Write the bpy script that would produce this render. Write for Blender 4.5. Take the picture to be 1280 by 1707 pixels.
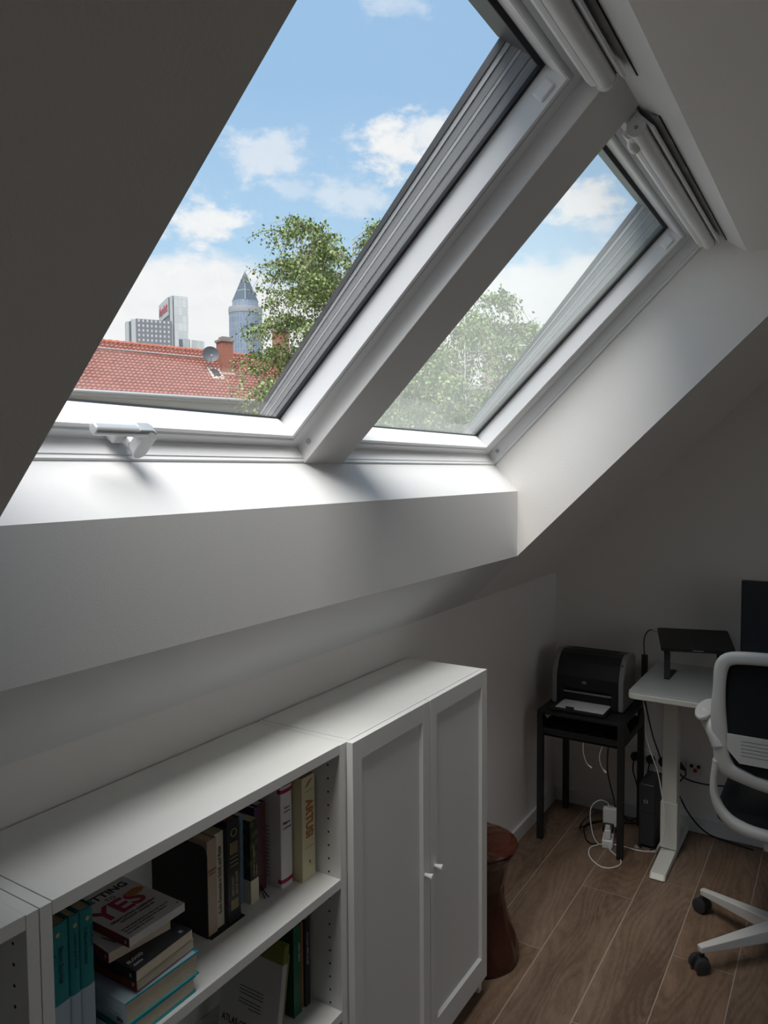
import bpy, bmesh, math, random
import numpy as np
from mathutils import Vector, Matrix
R = math.radians
scn = bpy.context.scene
for _o in list(bpy.data.objects): bpy.data.objects.remove(_o)
COL = scn.collection

# ---------------- camera ----------------
YAW, PITCH, ROLL = 1.0092, -0.0541, -0.0068
_f = Vector((math.sin(YAW)*math.cos(PITCH), math.cos(YAW)*math.cos(PITCH), math.sin(PITCH)))
_r = Vector((math.cos(YAW), -math.sin(YAW), 0)); _u = _r.cross(_f)
_c, _s = math.cos(ROLL), math.sin(ROLL)
_R = _c*_r + _s*_u; _U = -_s*_r + _c*_u
cam = bpy.data.cameras.new('camera'); camo = bpy.data.objects.new('camera', cam); COL.objects.link(camo)
_m = Matrix(((_R.x, _U.x, -_f.x), (_R.y, _U.y, -_f.y), (_R.z, _U.z, -_f.z))).to_4x4()
_m.translation = Vector((0, 0, 1.7234)); camo.matrix_world = _m
cam.sensor_fit = 'VERTICAL'; cam.sensor_height = 36; cam.sensor_width = 27
cam.lens = 1233.87/1707*36; cam.clip_start = .02; cam.clip_end = 5000
scn.camera = camo

# ---------------- colour management, sky, sun ----------------
scn.view_settings.view_transform = 'Standard'; scn.view_settings.look = 'None'
scn.view_settings.gamma = 1; scn.view_settings.use_curve_mapping = False
scn.view_settings.exposure = 0.42
SKY = 0.82
def sky_world():
    w = bpy.data.worlds.new('sky'); scn.world = w; w.use_nodes = True
    nt = w.node_tree; N = nt.nodes; L = nt.links; N.clear()
    out = N.new('ShaderNodeOutputWorld'); bg = N.new('ShaderNodeBackground'); bg.inputs[1].default_value = SKY
    L.new(bg.outputs[0], out.inputs[0])
    tc = N.new('ShaderNodeTexCoord')
    nrm = N.new('ShaderNodeVectorMath'); nrm.operation = 'NORMALIZE'; L.new(tc.outputs['Generated'], nrm.inputs[0])
    sep = N.new('ShaderNodeSeparateXYZ'); L.new(nrm.outputs[0], sep.inputs[0])
    grad = N.new('ShaderNodeValToRGB'); L.new(sep.outputs['Z'], grad.inputs[0])
    e = grad.color_ramp.elements
    e[0].position = 0; e[0].color = (.72, .82, .93, 1)
    e[1].position = 1; e[1].color = (.30, .49, .78, 1)
    a = e.new(.25); a.color = (.47, .70, .92, 1)
    a = e.new(.45); a.color = (.34, .55, .82, 1)
    def math_(op, a, b=None, clamp=False):
        n = N.new('ShaderNodeMath'); n.operation = op; n.use_clamp = clamp
        for i, v in enumerate((a, b)):
            if v is None: continue
            if isinstance(v, (int, float)): n.inputs[i].default_value = v
            else: L.new(v, n.inputs[i])
        return n.outputs[0]
    def noise(scale, detail, rough, zs=1.0, off=(0, 0, 0)):
        mp = N.new('ShaderNodeMapping'); mp.inputs['Scale'].default_value = (1, 1, zs); mp.inputs['Location'].default_value = off
        L.new(nrm.outputs[0], mp.inputs[0])
        n = N.new('ShaderNodeTexNoise'); n.inputs['Scale'].default_value = scale
        n.inputs['Detail'].default_value = detail; n.inputs['Roughness'].default_value = rough
        L.new(mp.outputs[0], n.inputs[0]); return n.outputs[0]
    n1 = noise(9, 8, .62, 2.2); n2 = noise(28, 6, .6, 1.8, (3, 1, 0)); n3 = noise(3.2, 6, .55, 2.5, (1.3, 4, 2))
    # low band of bright cumulus towards the horizon
    band = N.new('ShaderNodeMapRange'); band.inputs[1].default_value = .33; band.inputs[2].default_value = .22
    L.new(sep.outputs['Z'], band.inputs[0])
    b = math_('ADD', math_('MULTIPLY', n1, .8), math_('MULTIPLY', band.outputs[0], .55))
    bandc = N.new('ShaderNodeMapRange'); bandc.interpolation_type = 'SMOOTHSTEP'
    bandc.inputs[1].default_value = .62; bandc.inputs[2].default_value = .86; L.new(b, bandc.inputs[0])
    total = bandc.outputs[0]
    # thin high cloud anywhere
    hi = N.new('ShaderNodeMapRange'); hi.interpolation_type = 'SMOOTHSTEP'; hi.inputs[1].default_value = .57; hi.inputs[2].default_value = .8
    L.new(n3, hi.inputs[0]); total = math_('MAXIMUM', total, math_('MULTIPLY', hi.outputs[0], .25))
    # single cumulus puffs (azimuth, tan elevation, angular radius, flatness)
    for az, te, r, k in ((31, .425, .060, 1.0), (28.6, .44, .045, .9), (40.8, .41, .050, .6), (38.8, .372, .026, .35), (45.9, .325, .05, .95), (17.6, .345, .042, 1.0), (16.3, .31, .025, .6),
                         (31.2, .63, .040, .4), (34.5, .36, .045, .5), (10, .5, .09, .9), (60, .45, .1, .9), (75, .6, .12, .8), (-10, .4, .12, .9), (120, .5, .15, .9), (200, .5, .2, .9), (270, .6, .2, .9)):
        d = Vector((math.cos(R(az)), math.sin(R(az)), te)).normalized()
        sub = N.new('ShaderNodeVectorMath'); sub.operation = 'SUBTRACT'; L.new(nrm.outputs[0], sub.inputs[0]); sub.inputs[1].default_value = d
        mul = N.new('ShaderNodeVectorMath'); mul.operation = 'MULTIPLY'; L.new(sub.outputs[0], mul.inputs[0]); mul.inputs[1].default_value = (1, 1, 1.7)
        ln = N.new('ShaderNodeVectorMath'); ln.operation = 'LENGTH'; L.new(mul.outputs[0], ln.inputs[0])
        q = math_('ADD', math_('DIVIDE', ln.outputs['Value'], r), math_('MULTIPLY', math_('SUBTRACT', n2, .5), -2.6))
        q = math_('ADD', q, math_('MULTIPLY', math_('SUBTRACT', n1, .5), -1.6))
        mr = N.new('ShaderNodeMapRange'); mr.interpolation_type = 'SMOOTHSTEP'
        mr.inputs[1].default_value = 1.25; mr.inputs[2].default_value = .35; mr.inputs[4].default_value = k
        L.new(q, mr.inputs[0]); total = math_('MAXIMUM', total, mr.outputs[0])
    shade = N.new('ShaderNodeMix'); shade.data_type = 'RGBA'; L.new(n2, shade.inputs[0])
    shade.inputs[6].default_value = (.82, .86, .91, 1); shade.inputs[7].default_value = (1.0, 1.0, 1.0, 1)
    mix = N.new('ShaderNodeMix'); mix.data_type = 'RGBA'
    L.new(total, mix.inputs[0]); L.new(grad.outputs[0], mix.inputs[6]); L.new(shade.outputs[2], mix.inputs[7])
    L.new(mix.outputs[2], bg.inputs[0])
sky_world()
sun = bpy.data.lights.new('sun', 'SUN'); sun.energy = 6.1; sun.angle = R(50); sun.color = (1, .975, .94)
suno = bpy.data.objects.new('sun', sun); COL.objects.link(suno)
suno.rotation_euler = Vector(((-.36, -.15, .90))).to_track_quat('Z', 'Y').to_euler(); suno.location = (0, 5, 12)

# ---------------- helpers ----------------
def mat(name, col, rough=.5, metal=0.0, spec=.5, bump=0, bscale=200, var=0, vscale=8, coat=0, trans=0, em=0):
    m = bpy.data.materials.new(name); m.use_nodes = True; nt = m.node_tree; b = nt.nodes['Principled BSDF']
    b.inputs['Base Color'].default_value = (*col, 1); b.inputs['Roughness'].default_value = rough
    b.inputs['Metallic'].default_value = metal; b.inputs['Specular IOR Level'].default_value = spec
    if coat: b.inputs['Coat Weight'].default_value = coat
    if trans: b.inputs['Transmission Weight'].default_value = trans
    tc = nt.nodes.new('ShaderNodeTexCoord')
    n = nt.nodes.new('ShaderNodeTexNoise'); n.inputs['Scale'].default_value = bscale; n.inputs['Detail'].default_value = 3
    nt.links.new(tc.outputs['Object'], n.inputs[0])
    if bump:
        bp = nt.nodes.new('ShaderNodeBump'); bp.inputs['Strength'].default_value = bump; bp.inputs['Distance'].default_value = .002
        nt.links.new(n.outputs[0], bp.inputs['Height']); nt.links.new(bp.outputs[0], b.inputs['Normal'])
    if var:
        n2 = nt.nodes.new('ShaderNodeTexNoise'); n2.inputs['Scale'].default_value = vscale; n2.inputs['Detail'].default_value = 4
        nt.links.new(tc.outputs['Object'], n2.inputs[0])
        mx = nt.nodes.new('ShaderNodeMix'); mx.data_type = 'RGBA'
        nt.links.new(n2.outputs[0], mx.inputs[0])
        mx.inputs[6].default_value = (*[c*(1-var) for c in col], 1); mx.inputs[7].default_value = (*[min(1, c*(1+var)) for c in col], 1)
        nt.links.new(mx.outputs[2], b.inputs['Base Color'])
    return m
class MB:
    def __init__(s, T=None): s.v = []; s.f = []; s.T = T
    def add(s, vs, fs):
        n = len(s.v)
        s.v += [Vector(s.T(*p)) if s.T else Vector(p) for p in vs]; s.f += [tuple(i+n for i in f) for f in fs]; return s
    def hexa(s, p):   # p: 4 bottom (ccw), 4 top
        return s.add(p, [(3, 2, 1, 0), (4, 5, 6, 7), (0, 1, 5, 4), (1, 2, 6, 5), (2, 3, 7, 6), (3, 0, 4, 7)])
    def box(s, x0, x1, y0, y1, z0, z1):
        return s.hexa([(x0, y0, z0), (x1, y0, z0), (x1, y1, z0), (x0, y1, z0), (x0, y0, z1), (x1, y0, z1), (x1, y1, z1), (x0, y1, z1)])
    def prism(s, poly, a, b, ax=0):   # poly in the two other axes (in xyz order)
        n = len(poly)
        def P(q, t):
            q = list(q); q.insert(ax, t); return tuple(q)
        s.add([P(q, a) for q in poly]+[P(q, b) for q in poly],
              [tuple(range(n))[::-1], tuple(range(n, 2*n))]+[(i, (i+1) % n, n+(i+1) % n, n+i) for i in range(n)]); return s
    def cyl(s, p0, p1, r0, r1=None, n=16):
        return s.tube([p0, p1], [r0, r0 if r1 is None else r1], n)
    def tube(s, pts, r, n=8, cap=True):
        P = [Vector(p) for p in pts]; rr = r if isinstance(r, (list, tuple)) else [r]*len(P)
        up = None; vs = []
        for i, p in enumerate(P):
            t = (P[min(i+1, len(P)-1)]-P[max(i-1, 0)]); t = t.normalized() if t.length > 1e-9 else Vector((0, 0, 1))
            if up is None: up = t.orthogonal().normalized()
            up = (up - t*up.dot(t)); up = up.normalized() if up.length > 1e-6 else t.orthogonal().normalized()
            sd = t.cross(up)
            vs += [tuple(p+(up*math.cos(2*math.pi*k/n)+sd*math.sin(2*math.pi*k/n))*rr[i]) for k in range(n)]
        m = len(P)
        fs = [(i*n+k, i*n+(k+1) % n, (i+1)*n+(k+1) % n, (i+1)*n+k) for i in range(m-1) for k in range(n)]
        if cap: fs += [tuple(range(n))[::-1], tuple((m-1)*n+k for k in range(n))]
        return s.add(vs, fs)
    def lathe(s, prof, c, n=32):   # prof [(r,z)], closed by fans at ends when r>0
        m = len(prof)
        vs = [(c[0]+r*math.cos(2*math.pi*k/n), c[1]+r*math.sin(2*math.pi*k/n), c[2]+z) for r, z in prof for k in range(n)]
        fs = [(i*n+k, i*n+(k+1) % n, (i+1)*n+(k+1) % n, (i+1)*n+k) for i in range(m-1) for k in range(n)]
        fs += [tuple(range(n))[::-1], tuple((m-1)*n+k for k in range(n))]
        return s.add(vs, fs)
    def sweep_rect(s, x0, x1, u0, u1, prof, mul=(1, 1, 1, 1)):   # closed profile (d,w) swept round a rectangle
        m = len(prof); vs = []
        for d, w in prof:
            a, b, c, e = mul
            vs += [(x0+d*a, u0+d*c, w), (x1-d*b, u0+d*c, w), (x1-d*b, u1-d*e, w), (x0+d*a, u1-d*e, w)]
        fs = []
        for i in range(m):
            j = (i+1) % m
            for k in range(4):
                l = (k+1) % 4; fs.append((i*4+k, i*4+l, j*4+l, j*4+k))
        return s.add(vs, fs)
def empty(name, loc, label=None, cat=None, group=None, kind=None):
    o = bpy.data.objects.new(name, None); COL.objects.link(o); o.location = loc; o.empty_display_size = .05
    tag(o, label, cat, group, kind); return o
def tag(o, label=None, cat=None, group=None, kind=None):
    if label: o['label'] = label
    if cat: o['category'] = cat
    if group: o['group'] = group
    if kind: o['kind'] = kind
    return o
def wloc(o):
    v = Vector((0, 0, 0))
    while o is not None: v += Vector(o.location); o = o.parent
    return v
def obj(name, mb, m, parent=None, loc=None, bev=0, smooth=False, label=None, cat=None, group=None, kind=None, seg=2):
    """link geometry given in world coordinates as one mesh object"""
    if parent is not None: base = wloc(parent); ol = Vector((0, 0, 0))
    else:
        if loc is None:
            n = len(mb.v); xs = [v.x for v in mb.v]; ys = [v.y for v in mb.v]; zs = [v.z for v in mb.v]
            loc = ((min(xs)+max(xs))/2, (min(ys)+max(ys))/2, min(zs))
        base = Vector(loc); ol = base
    me = bpy.data.meshes.new(name); me.from_pydata([tuple(v-base) for v in mb.v], [], mb.f)
    bm = bmesh.new(); bm.from_mesh(me); bmesh.ops.recalc_face_normals(bm, faces=bm.faces); bm.to_mesh(me); bm.free()
    me.materials.append(m)
    o = bpy.data.objects.new(name, me); COL.objects.link(o); o.location = ol
    if parent is not None: o.parent = parent
    if smooth:
        for p in me.polygons: p.use_smooth = True
        me.set_sharp_from_angle(angle=R(40))
    if bev:
        b = o.modifiers.new('bevel', 'BEVEL'); b.width = bev; b.segments = seg; b.limit_method = 'ANGLE'; b.angle_limit = R(40)
    tag(o, label, cat, group, kind); return o
def text(name, body, size, origin, ax, ay, m, parent, depth=.0003, align='LEFT', sx=1.0, bold=0):
    """flat printed lettering; ax, ay: world directions of the baseline and of the letters' up"""
    c = bpy.data.curves.new('lettering', 'FONT'); c.body = body; c.size = size; c.align_x = align; c.align_y = 'CENTER'; c.extrude = depth; c.offset = bold; c.resolution_u = 3
    t = bpy.data.objects.new('lettering', c); COL.objects.link(t)
    dg = bpy.context.evaluated_depsgraph_get(); me = bpy.data.meshes.new_from_object(t.evaluated_get(dg))
    bpy.data.objects.remove(t); bpy.data.curves.remove(c)
    ax = Vector(ax).normalized(); ay = Vector(ay).normalized(); az = ax.cross(ay)
    base = wloc(parent); o3 = Vector(origin)-base
    for v in me.vertices: v.co = o3+ax*v.co.x*sx+ay*v.co.y+az*v.co.z
    me.materials.clear(); me.materials.append(m)
    o = bpy.data.objects.new(name, me); COL.objects.link(o); o.parent = parent; return o

# ---------------- materials ----------------
M_wall = mat('wall_paint', (.86, .832, .80), .85, bump=.25, bscale=260)
M_reveal = mat('reveal_paint', (.785, .785, .785), .6, bump=.12, bscale=300)
M_ceil = mat('ceiling_paint', (.87, .84, .805), .9, bump=.25, bscale=220)
M_upvc = mat('window_white', (.85, .85, .86), .32)
M_beam = mat('post_paint', (.82, .80, .79), .5)
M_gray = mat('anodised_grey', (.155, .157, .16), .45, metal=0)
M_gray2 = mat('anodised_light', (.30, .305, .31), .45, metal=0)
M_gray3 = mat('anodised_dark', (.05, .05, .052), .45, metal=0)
M_button = mat('button_grey', (.42, .43, .44), .5)
M_black = mat('black_rubber', (.012, .012, .014), .6)
M_chrome = mat('satin_chrome', (.56, .57, .58), .40, metal=.35)
M_cab = mat('white_laminate', (.80, .80, .775), .38, bump=.02)
M_pin = mat('pin_hole_dark', (.02, .02, .02), .9)
M_knob = mat('knob_white', (.9, .9, .89), .3)
M_base = mat('baseboard_white', (.72, .72, .71), .45)
M_grout = mat('grout', (.38, .33, .27), .9, bump=.2)
M_blkmetal = mat('black_metal', (.014, .014, .015), .5)
M_blkplastic = mat('black_plastic', (.013, .014, .016), .45, bump=.1, bscale=900)
M_dkplastic = mat('dark_grey_plastic', (.035, .037, .042), .4)
M_printergrey = mat('printer_grey', (.30, .30, .30), .45)
M_paper = mat('paper_white', (.80, .80, .82), .8)
M_page = mat('book_pages', (.66, .58, .44), .9, bump=.6, bscale=500, var=.08, vscale=60)
M_pagew = mat('book_pages_white', (.72, .70, .66), .9, bump=.6, bscale=500)
M_white = mat('white_plastic', (.82, .82, .80), .35)
M_chair = mat('chair_shell', (.74, .73, .70), .42)
M_fabric = mat('black_mesh_fabric', (.012, .013, .015), .95, bump=.6, bscale=1200)
M_glass_top = mat('desk_glass', (.62, .66, .66), .08, coat=.6)
M_deskw = mat('desk_white', (.72, .73, .66), .4)
M_lap = mat('laptop_aluminium', (.045, .045, .048), .35, metal=.6)
M_screen = mat('screen_black', (.02, .024, .032), .45)
M_red = mat('socket_red', (.5, .02, .04), .4)
# ---------------- room shell ----------------
TH = .7675; SN, CS = math.sin(TH), math.cos(TH)
YK, ZK = 1.281, 1.198          # top of the knee wall
XW = 3.706                     # far wall
XL, XR = .46, 2.666            # window recess
ZC = 2.42
def V(x, u, w): return (x, YK-CS*u+SN*w, ZK+SN*u+CS*w)     # sloping roof coordinates: u up the slope, w outwards
def yz(u, w): p = V(0, u, w); return (p[1], p[2])
floor = obj('floor', MB().box(-1.6, XW+.1, -3.0, YK+.1, -.16, -.0010), M_grout, label='wood-look plank floor with pale joints', kind='structure')
# planks: rows run along x
def wood(name, c1, c2, seed):
    m = bpy.data.materials.new(name); m.use_nodes = True; nt = m.node_tree; b = nt.nodes['Principled BSDF']; L = nt.links; N = nt.nodes
    tc = N.new('ShaderNodeTexCoord'); mp = N.new('ShaderNodeMapping'); mp.inputs['Location'].default_value = (seed*1.7, seed*.9, seed)
    L.new(tc.outputs['Object'], mp.inputs[0]); mp.inputs['Scale'].default_value = (1.6, 7, 1)
    dn = N.new('ShaderNodeTexNoise'); dn.inputs['Scale'].default_value = 1.3; dn.inputs['Detail'].default_value = 3; L.new(mp.outputs[0], dn.inputs[0])
    ad = N.new('ShaderNodeMix'); ad.data_type = 'VECTOR'; ad.inputs[0].default_value = .22; L.new(mp.outputs[0], ad.inputs[4]); L.new(dn.outputs['Color'], ad.inputs[5])
    kn = N.new('ShaderNodeTexNoise'); kn.inputs['Scale'].default_value = 1.25; kn.inputs['Detail'].default_value = 1.5; kn.inputs['Roughness'].default_value = .35; L.new(ad.outputs[1], kn.inputs[0])
    km = N.new('ShaderNodeMath'); km.operation = 'MULTIPLY'; L.new(kn.outputs[0], km.inputs[0]); km.inputs[1].default_value = 95
    w = N.new('ShaderNodeMath'); w.operation = 'SINE'; L.new(km.outputs[0], w.inputs[0])
    n = N.new('ShaderNodeTexNoise'); n.inputs['Scale'].default_value = 1.1; n.inputs['Detail'].default_value = 8; n.inputs['Roughness'].default_value = .65; L.new(mp.outputs[0], n.inputs[0])
    fn = N.new('ShaderNodeTexNoise'); fn.inputs['Scale'].default_value = 22; fn.inputs['Detail'].default_value = 5; L.new(mp.outputs[0], fn.inputs[0])
    mx = N.new('ShaderNodeMix'); mx.data_type = 'RGBA'; mx.inputs[6].default_value = (*c1, 1); mx.inputs[7].default_value = (*c2, 1)
    ma = N.new('ShaderNodeMath'); ma.operation = 'MULTIPLY_ADD'; L.new(w.outputs[0], ma.inputs[0]); ma.inputs[1].default_value = .06
    mb2 = N.new('ShaderNodeMath'); mb2.operation = 'MULTIPLY_ADD'; L.new(n.outputs[0], mb2.inputs[0]); mb2.inputs[1].default_value = 1.0; 
    mb3 = N.new('ShaderNodeMath'); mb3.operation = 'MULTIPLY'; L.new(fn.outputs[0], mb3.inputs[0]); mb3.inputs[1].default_value = .35
    L.new(mb3.outputs[0], mb2.inputs[2]); L.new(mb2.outputs[0], ma.inputs[2])
    mr = N.new('ShaderNodeMapRange'); mr.inputs[1].default_value = .50; mr.inputs[2].default_value = 1.0; L.new(ma.outputs[0], mr.inputs[0])
    L.new(mr.outputs[0], mx.inputs[0]); L.new(mx.outputs[2], b.inputs['Base Color'])
    b.inputs['Roughness'].default_value = .5; b.inputs['Specular IOR Level'].default_value = .35
    bp = N.new('ShaderNodeBump'); bp.inputs['Strength'].default_value = .25; bp.inputs['Distance'].default_value = .002; L.new(ma.outputs[0], bp.inputs['Height']); L.new(bp.outputs[0], b.inputs['Normal'])
    return m
rnd = random.Random(4)
M_wood = [wood('plank_wood_%d' % i, (c[0]*.42, c[1]*.40, c[2]*.38), c, i*3.1) for i, c in enumerate([(.31, .208, .146), (.285, .195, .138), (.32, .210, .142), (.265, .185, .134)])]
rows = {1.108: 3.456, .905: 2.97+.49*0, .702: 3.17, .498: 2.695, .295: 2.83}
starts = {0: 3.308, 1: 3.456, 2: 2.970, 3: 3.170, 4: 2.695, 5: 2.832}
for k in range(0, 20):
    y1 = 1.311-.2035*k; y0 = y1-.2035; y1 = min(y1, YK-.001)
    s0 = starts.get(k, 2.4+rnd.random()*.97); g = .0019
    x = s0-.975*math.ceil((s0+1.5)/.975)
    while x < XW:
        a, b = max(x, -1.5), min(x+.975, XW)
        if b-a > .03 and y0 > -2.9:
            obj('floor_plank', MB().box(a+g, b-g, y0+g, y1-g, -.0010, 0), M_wood[rnd.randrange(4)], floor)
        x += .975
obj('wall_front', MB().box(-1.6, XW+.1, YK, YK+.25, -.1, ZK), M_wall, label='low white wall under the slope behind the bookcases', kind='structure')
gab = [(-3.0, -.1), (YK+.1, -.1), (YK+.1, ZK), yz(0, .1), yz(0, .48), yz(2.2, .48), (-.6, 2.62), (-3.0, 2.62)]
obj('wall_right', MB().prism(gab, XW, XW+.15, 0), M_wall, label='white end wall behind desk and printer', kind='structure')
obj('wall_left', MB().prism(gab, -1.75, -1.6, 0), M_wall, label='white end wall out of view', kind='structure')
wbk = MB(); wbk.box(-1.6, -.2, -3.15, -3.0, -.1, 2.6); wbk.box(2.8, XW, -3.15, -3.0, -.1, 2.6); wbk.box(-.2, 2.8, -3.15, -3.0, -.1, .95); wbk.box(-.2, 2.8, -3.15, -3.0, 2.1, 2.6)
obj('wall_back', wbk, M_wall, label='white wall behind the viewer', kind='structure')
obj('ceiling', MB().box(-1.6, XW, -3.0, .295, ZC, ZC+.2), M_ceil, label='flat white ceiling above the window recess', kind='structure')
s = MB(V); s.box(-1.6, XL, 0, 2.3, 0, .5); s.box(XR, XW, 0, 2.3, 0, .5)
# part of the slope under the recess, with its vertical front and the sloping sill
zb = ZK+(YK-1.0746)*math.tan(TH)
under = [yz(0, 0), (1.0746, zb), (1.0746, 1.6467), yz(.463, .33), yz(.463, .434), yz(.34, .5), yz(0, .5)]
obj('sloped_ceiling', s, M_ceil, label='dark-lit sloping ceiling either side of the roof windows', kind='structure')
s = MB(); s.prism(under, XL, XR, 0)
obj('trim_1', s, M_reveal, label='white boxed ledge with sloping sill below the roof windows', kind='structure')
s = MB(); s.prism([(.295, ZC), yz(1.5335, .335), yz(1.5335, .5), yz(1.9, .5), (.295-.4, ZC+.45)], XL, XR, 0)
obj('trim_2', s, M_reveal, label='white upper reveal above the roof windows', kind='structure')
obj('baseboard_front', MB().box(XR-.49, XW, YK-.014, YK, 0, .066), M_base, bev=.002, label='white baseboard along the low wall', kind='structure')
obj('baseboard_right', MB().box(XW-.014, XW, -3, YK-.014, 0, .066), M_base, bev=.002, label='white baseboard along the end wall', kind='structure')
# post between the windows
p = MB(V); p.box(1.478, 1.645, .44, 1.555, .315, .50)
obj('trim_3', p, M_beam, bev=.0015, label='white boxed post between the two roof windows', kind='structure')

# ---------------- roof windows ----------------
def glass_mat(translucency=0):
    m = bpy.data.materials.new('window_glass'); m.use_nodes = True; nt = m.node_tree; N = nt.nodes; L = nt.links; N.clear()
    out = N.new('ShaderNodeOutputMaterial'); tr = N.new('ShaderNodeBsdfTransparent'); tr.inputs[0].default_value = (.99, .988, .98, 1)
    gl = N.new('ShaderNodeBsdfGlossy'); gl.inputs['Roughness'].default_value = .02
    fr = N.new('ShaderNodeLayerWeight'); fr.inputs[0].default_value = .5
    pw = N.new('ShaderNodeMath'); pw.operation = 'POWER'; L.new(fr.outputs['Facing'], pw.inputs[0]); pw.inputs[1].default_value = 4.5
    sc = N.new('ShaderNodeMath'); sc.operation = 'MULTIPLY_ADD'; L.new(pw.outputs[0], sc.inputs[0]); sc.inputs[1].default_value = .85; sc.inputs[2].default_value = .04
    mx = N.new('ShaderNodeMixShader'); L.new(sc.outputs[0], mx.inputs[0]); L.new(tr.outputs[0], mx.inputs[1]); L.new(gl.outputs[0], mx.inputs[2])
    last = mx.outputs[0]
    if translucency:   # pale translucent share mixed into the pane
        tl = N.new('ShaderNodeBsdfTranslucent'); tl.inputs[0].default_value = (.8, .84, .78, 1); m2 = N.new('ShaderNodeMixShader'); m2.inputs[0].default_value = translucency
        L.new(last, m2.inputs[1]); L.new(tl.outputs[0], m2.inputs[2]); last = m2.outputs[0]
    L.new(last, out.inputs[0]); return m
M_glass = glass_mat()
M_glass2 = glass_mat(.085)
def roof_window(n, x0, x1, mr, label, xo, uo, wb, wt):
    u0, u1 = .460, 1.531
    W = empty('window_%d' % n, V((x0+x1)/2, u0, .36), label, kind='structure')
    f = MB(V).sweep_rect(x0, x1, u0, u1, [(0, .44), (0, .318), (.005, .316), (.008, .318), (.0085, .326), (.011, .327), (.0155, .3615), (.021, .364), (.021, .44)], (1, 1, 1, 1.2))
    obj('window_frame', f, M_upvc, W)
    g = .0215
    s = MB(V).sweep_rect(x0+g, x1-g, u0+g-.010, u1-g-.006, [(0, .375), (0, .3625), (.001, .3615), (.025, .3615), (.0265, .3665), (.0315, .3665), (.033, .360), (.036, .360), (.0395, .363), (.0425, .415), (.0425, .420), (.004, .430)], (1, mr, 1, 1))
    obj('window_sash', s, M_upvc, W)
    k = MB(V).sweep_rect(x0+g, x1-g, u0+g-.010, u1-g-.006, [(.036, .4185), (.0475, .4185), (.0475, .426), (.036, .426)], (1.15, 1+(mr-1)*.95+.12, .905, 1.13))
    obj('glazing_gasket', k, M_black, W)
    obj('glass_pane', MB(V).box(x0+.058, x1-.0215-.0425*mr+.006, u0+.05, u1-.066, .4225, .4255), M_glass if n == 1 else M_glass2, W)
    # outer casing: wedge-shaped stepped channels left, right and top
    def wedge(xa, xb, fa, fb, m, name='outer_channel'):
        wa0, wa1 = .437+(wb-.437)*fa, .437+(wb-.437)*fb; wc0, wc1 = .437+(wt-.437)*fa, .437+(wt-.437)*fb
        q = MB(V).hexa([(xa, u0+.02, wa0), (xb, u0+.02, wa0), (xb, u1, wc0), (xa, u1, wc0), (xa, u0+.02, wa1), (xb, u0+.02, wa1), (xb, u1, wc1), (xa, u1, wc1)])
        obj(name, q, m, W)
    ml = x0+.064
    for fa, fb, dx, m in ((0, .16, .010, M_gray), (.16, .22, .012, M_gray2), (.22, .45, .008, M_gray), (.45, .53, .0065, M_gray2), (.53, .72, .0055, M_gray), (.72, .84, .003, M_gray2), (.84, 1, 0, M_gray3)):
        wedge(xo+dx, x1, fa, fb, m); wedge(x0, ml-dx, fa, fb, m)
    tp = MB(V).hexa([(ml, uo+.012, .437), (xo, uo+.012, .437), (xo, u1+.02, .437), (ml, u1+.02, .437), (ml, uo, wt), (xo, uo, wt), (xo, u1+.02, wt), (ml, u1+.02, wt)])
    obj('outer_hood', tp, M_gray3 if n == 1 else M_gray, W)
    obj('outer_sill_flashing', MB(V).box(x0, x1, u0-.02, .470, .437, .47), M_gray, W)
    # screw covers on the frame sides, hinge covers on the sash top corners
    for sx, xx in ((1, x0+.0135), (-1, x1-.0135)):
        obj('screw_cover', MB(V).tube([(xx-sx*.004, u0+.052, .345), (xx+sx*.0028, u0+.052, .3435)], .0075, 16), M_button, W, smooth=True)
    for sx, xx in ((1, x0+g+.0425), (-1, x1-g-.0425*mr)):
        obj('hinge_cover', MB(V).box(xx-sx*.01 if sx > 0 else xx-.003, xx+.003 if sx > 0 else xx+.01, u1-.125, u1-.085, .372, .404), M_upvc, W, bev=.005, smooth=True)
    # top rail with ventilation bar
    t = MB(V); t.box(x0+.02, x1-.02, u1-.036, u1-.006, .318, .362)
    obj('ventilation_bar', t, M_upvc, W, bev=.003)
    t = MB(V)
    for i in range(2): t.box(x0+(x1-x0)*(.30+.4*i), x0+(x1-x0)*(.30+.4*i)+.014, u1-.0375, u1-.034, .352, .357)
    obj('ventilation_bar_slot', t, M_black, W)
    return W
W1 = roof_window(1, XL, 1.493, 1.0, 'left roof window with chrome handle on its bottom rail', 1.424, 1.446, .485, .545)
W2 = roof_window(2, 1.625, XR, 1.55, 'right roof window beyond the boxed post', 2.545, 1.455, .462, .55)
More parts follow.
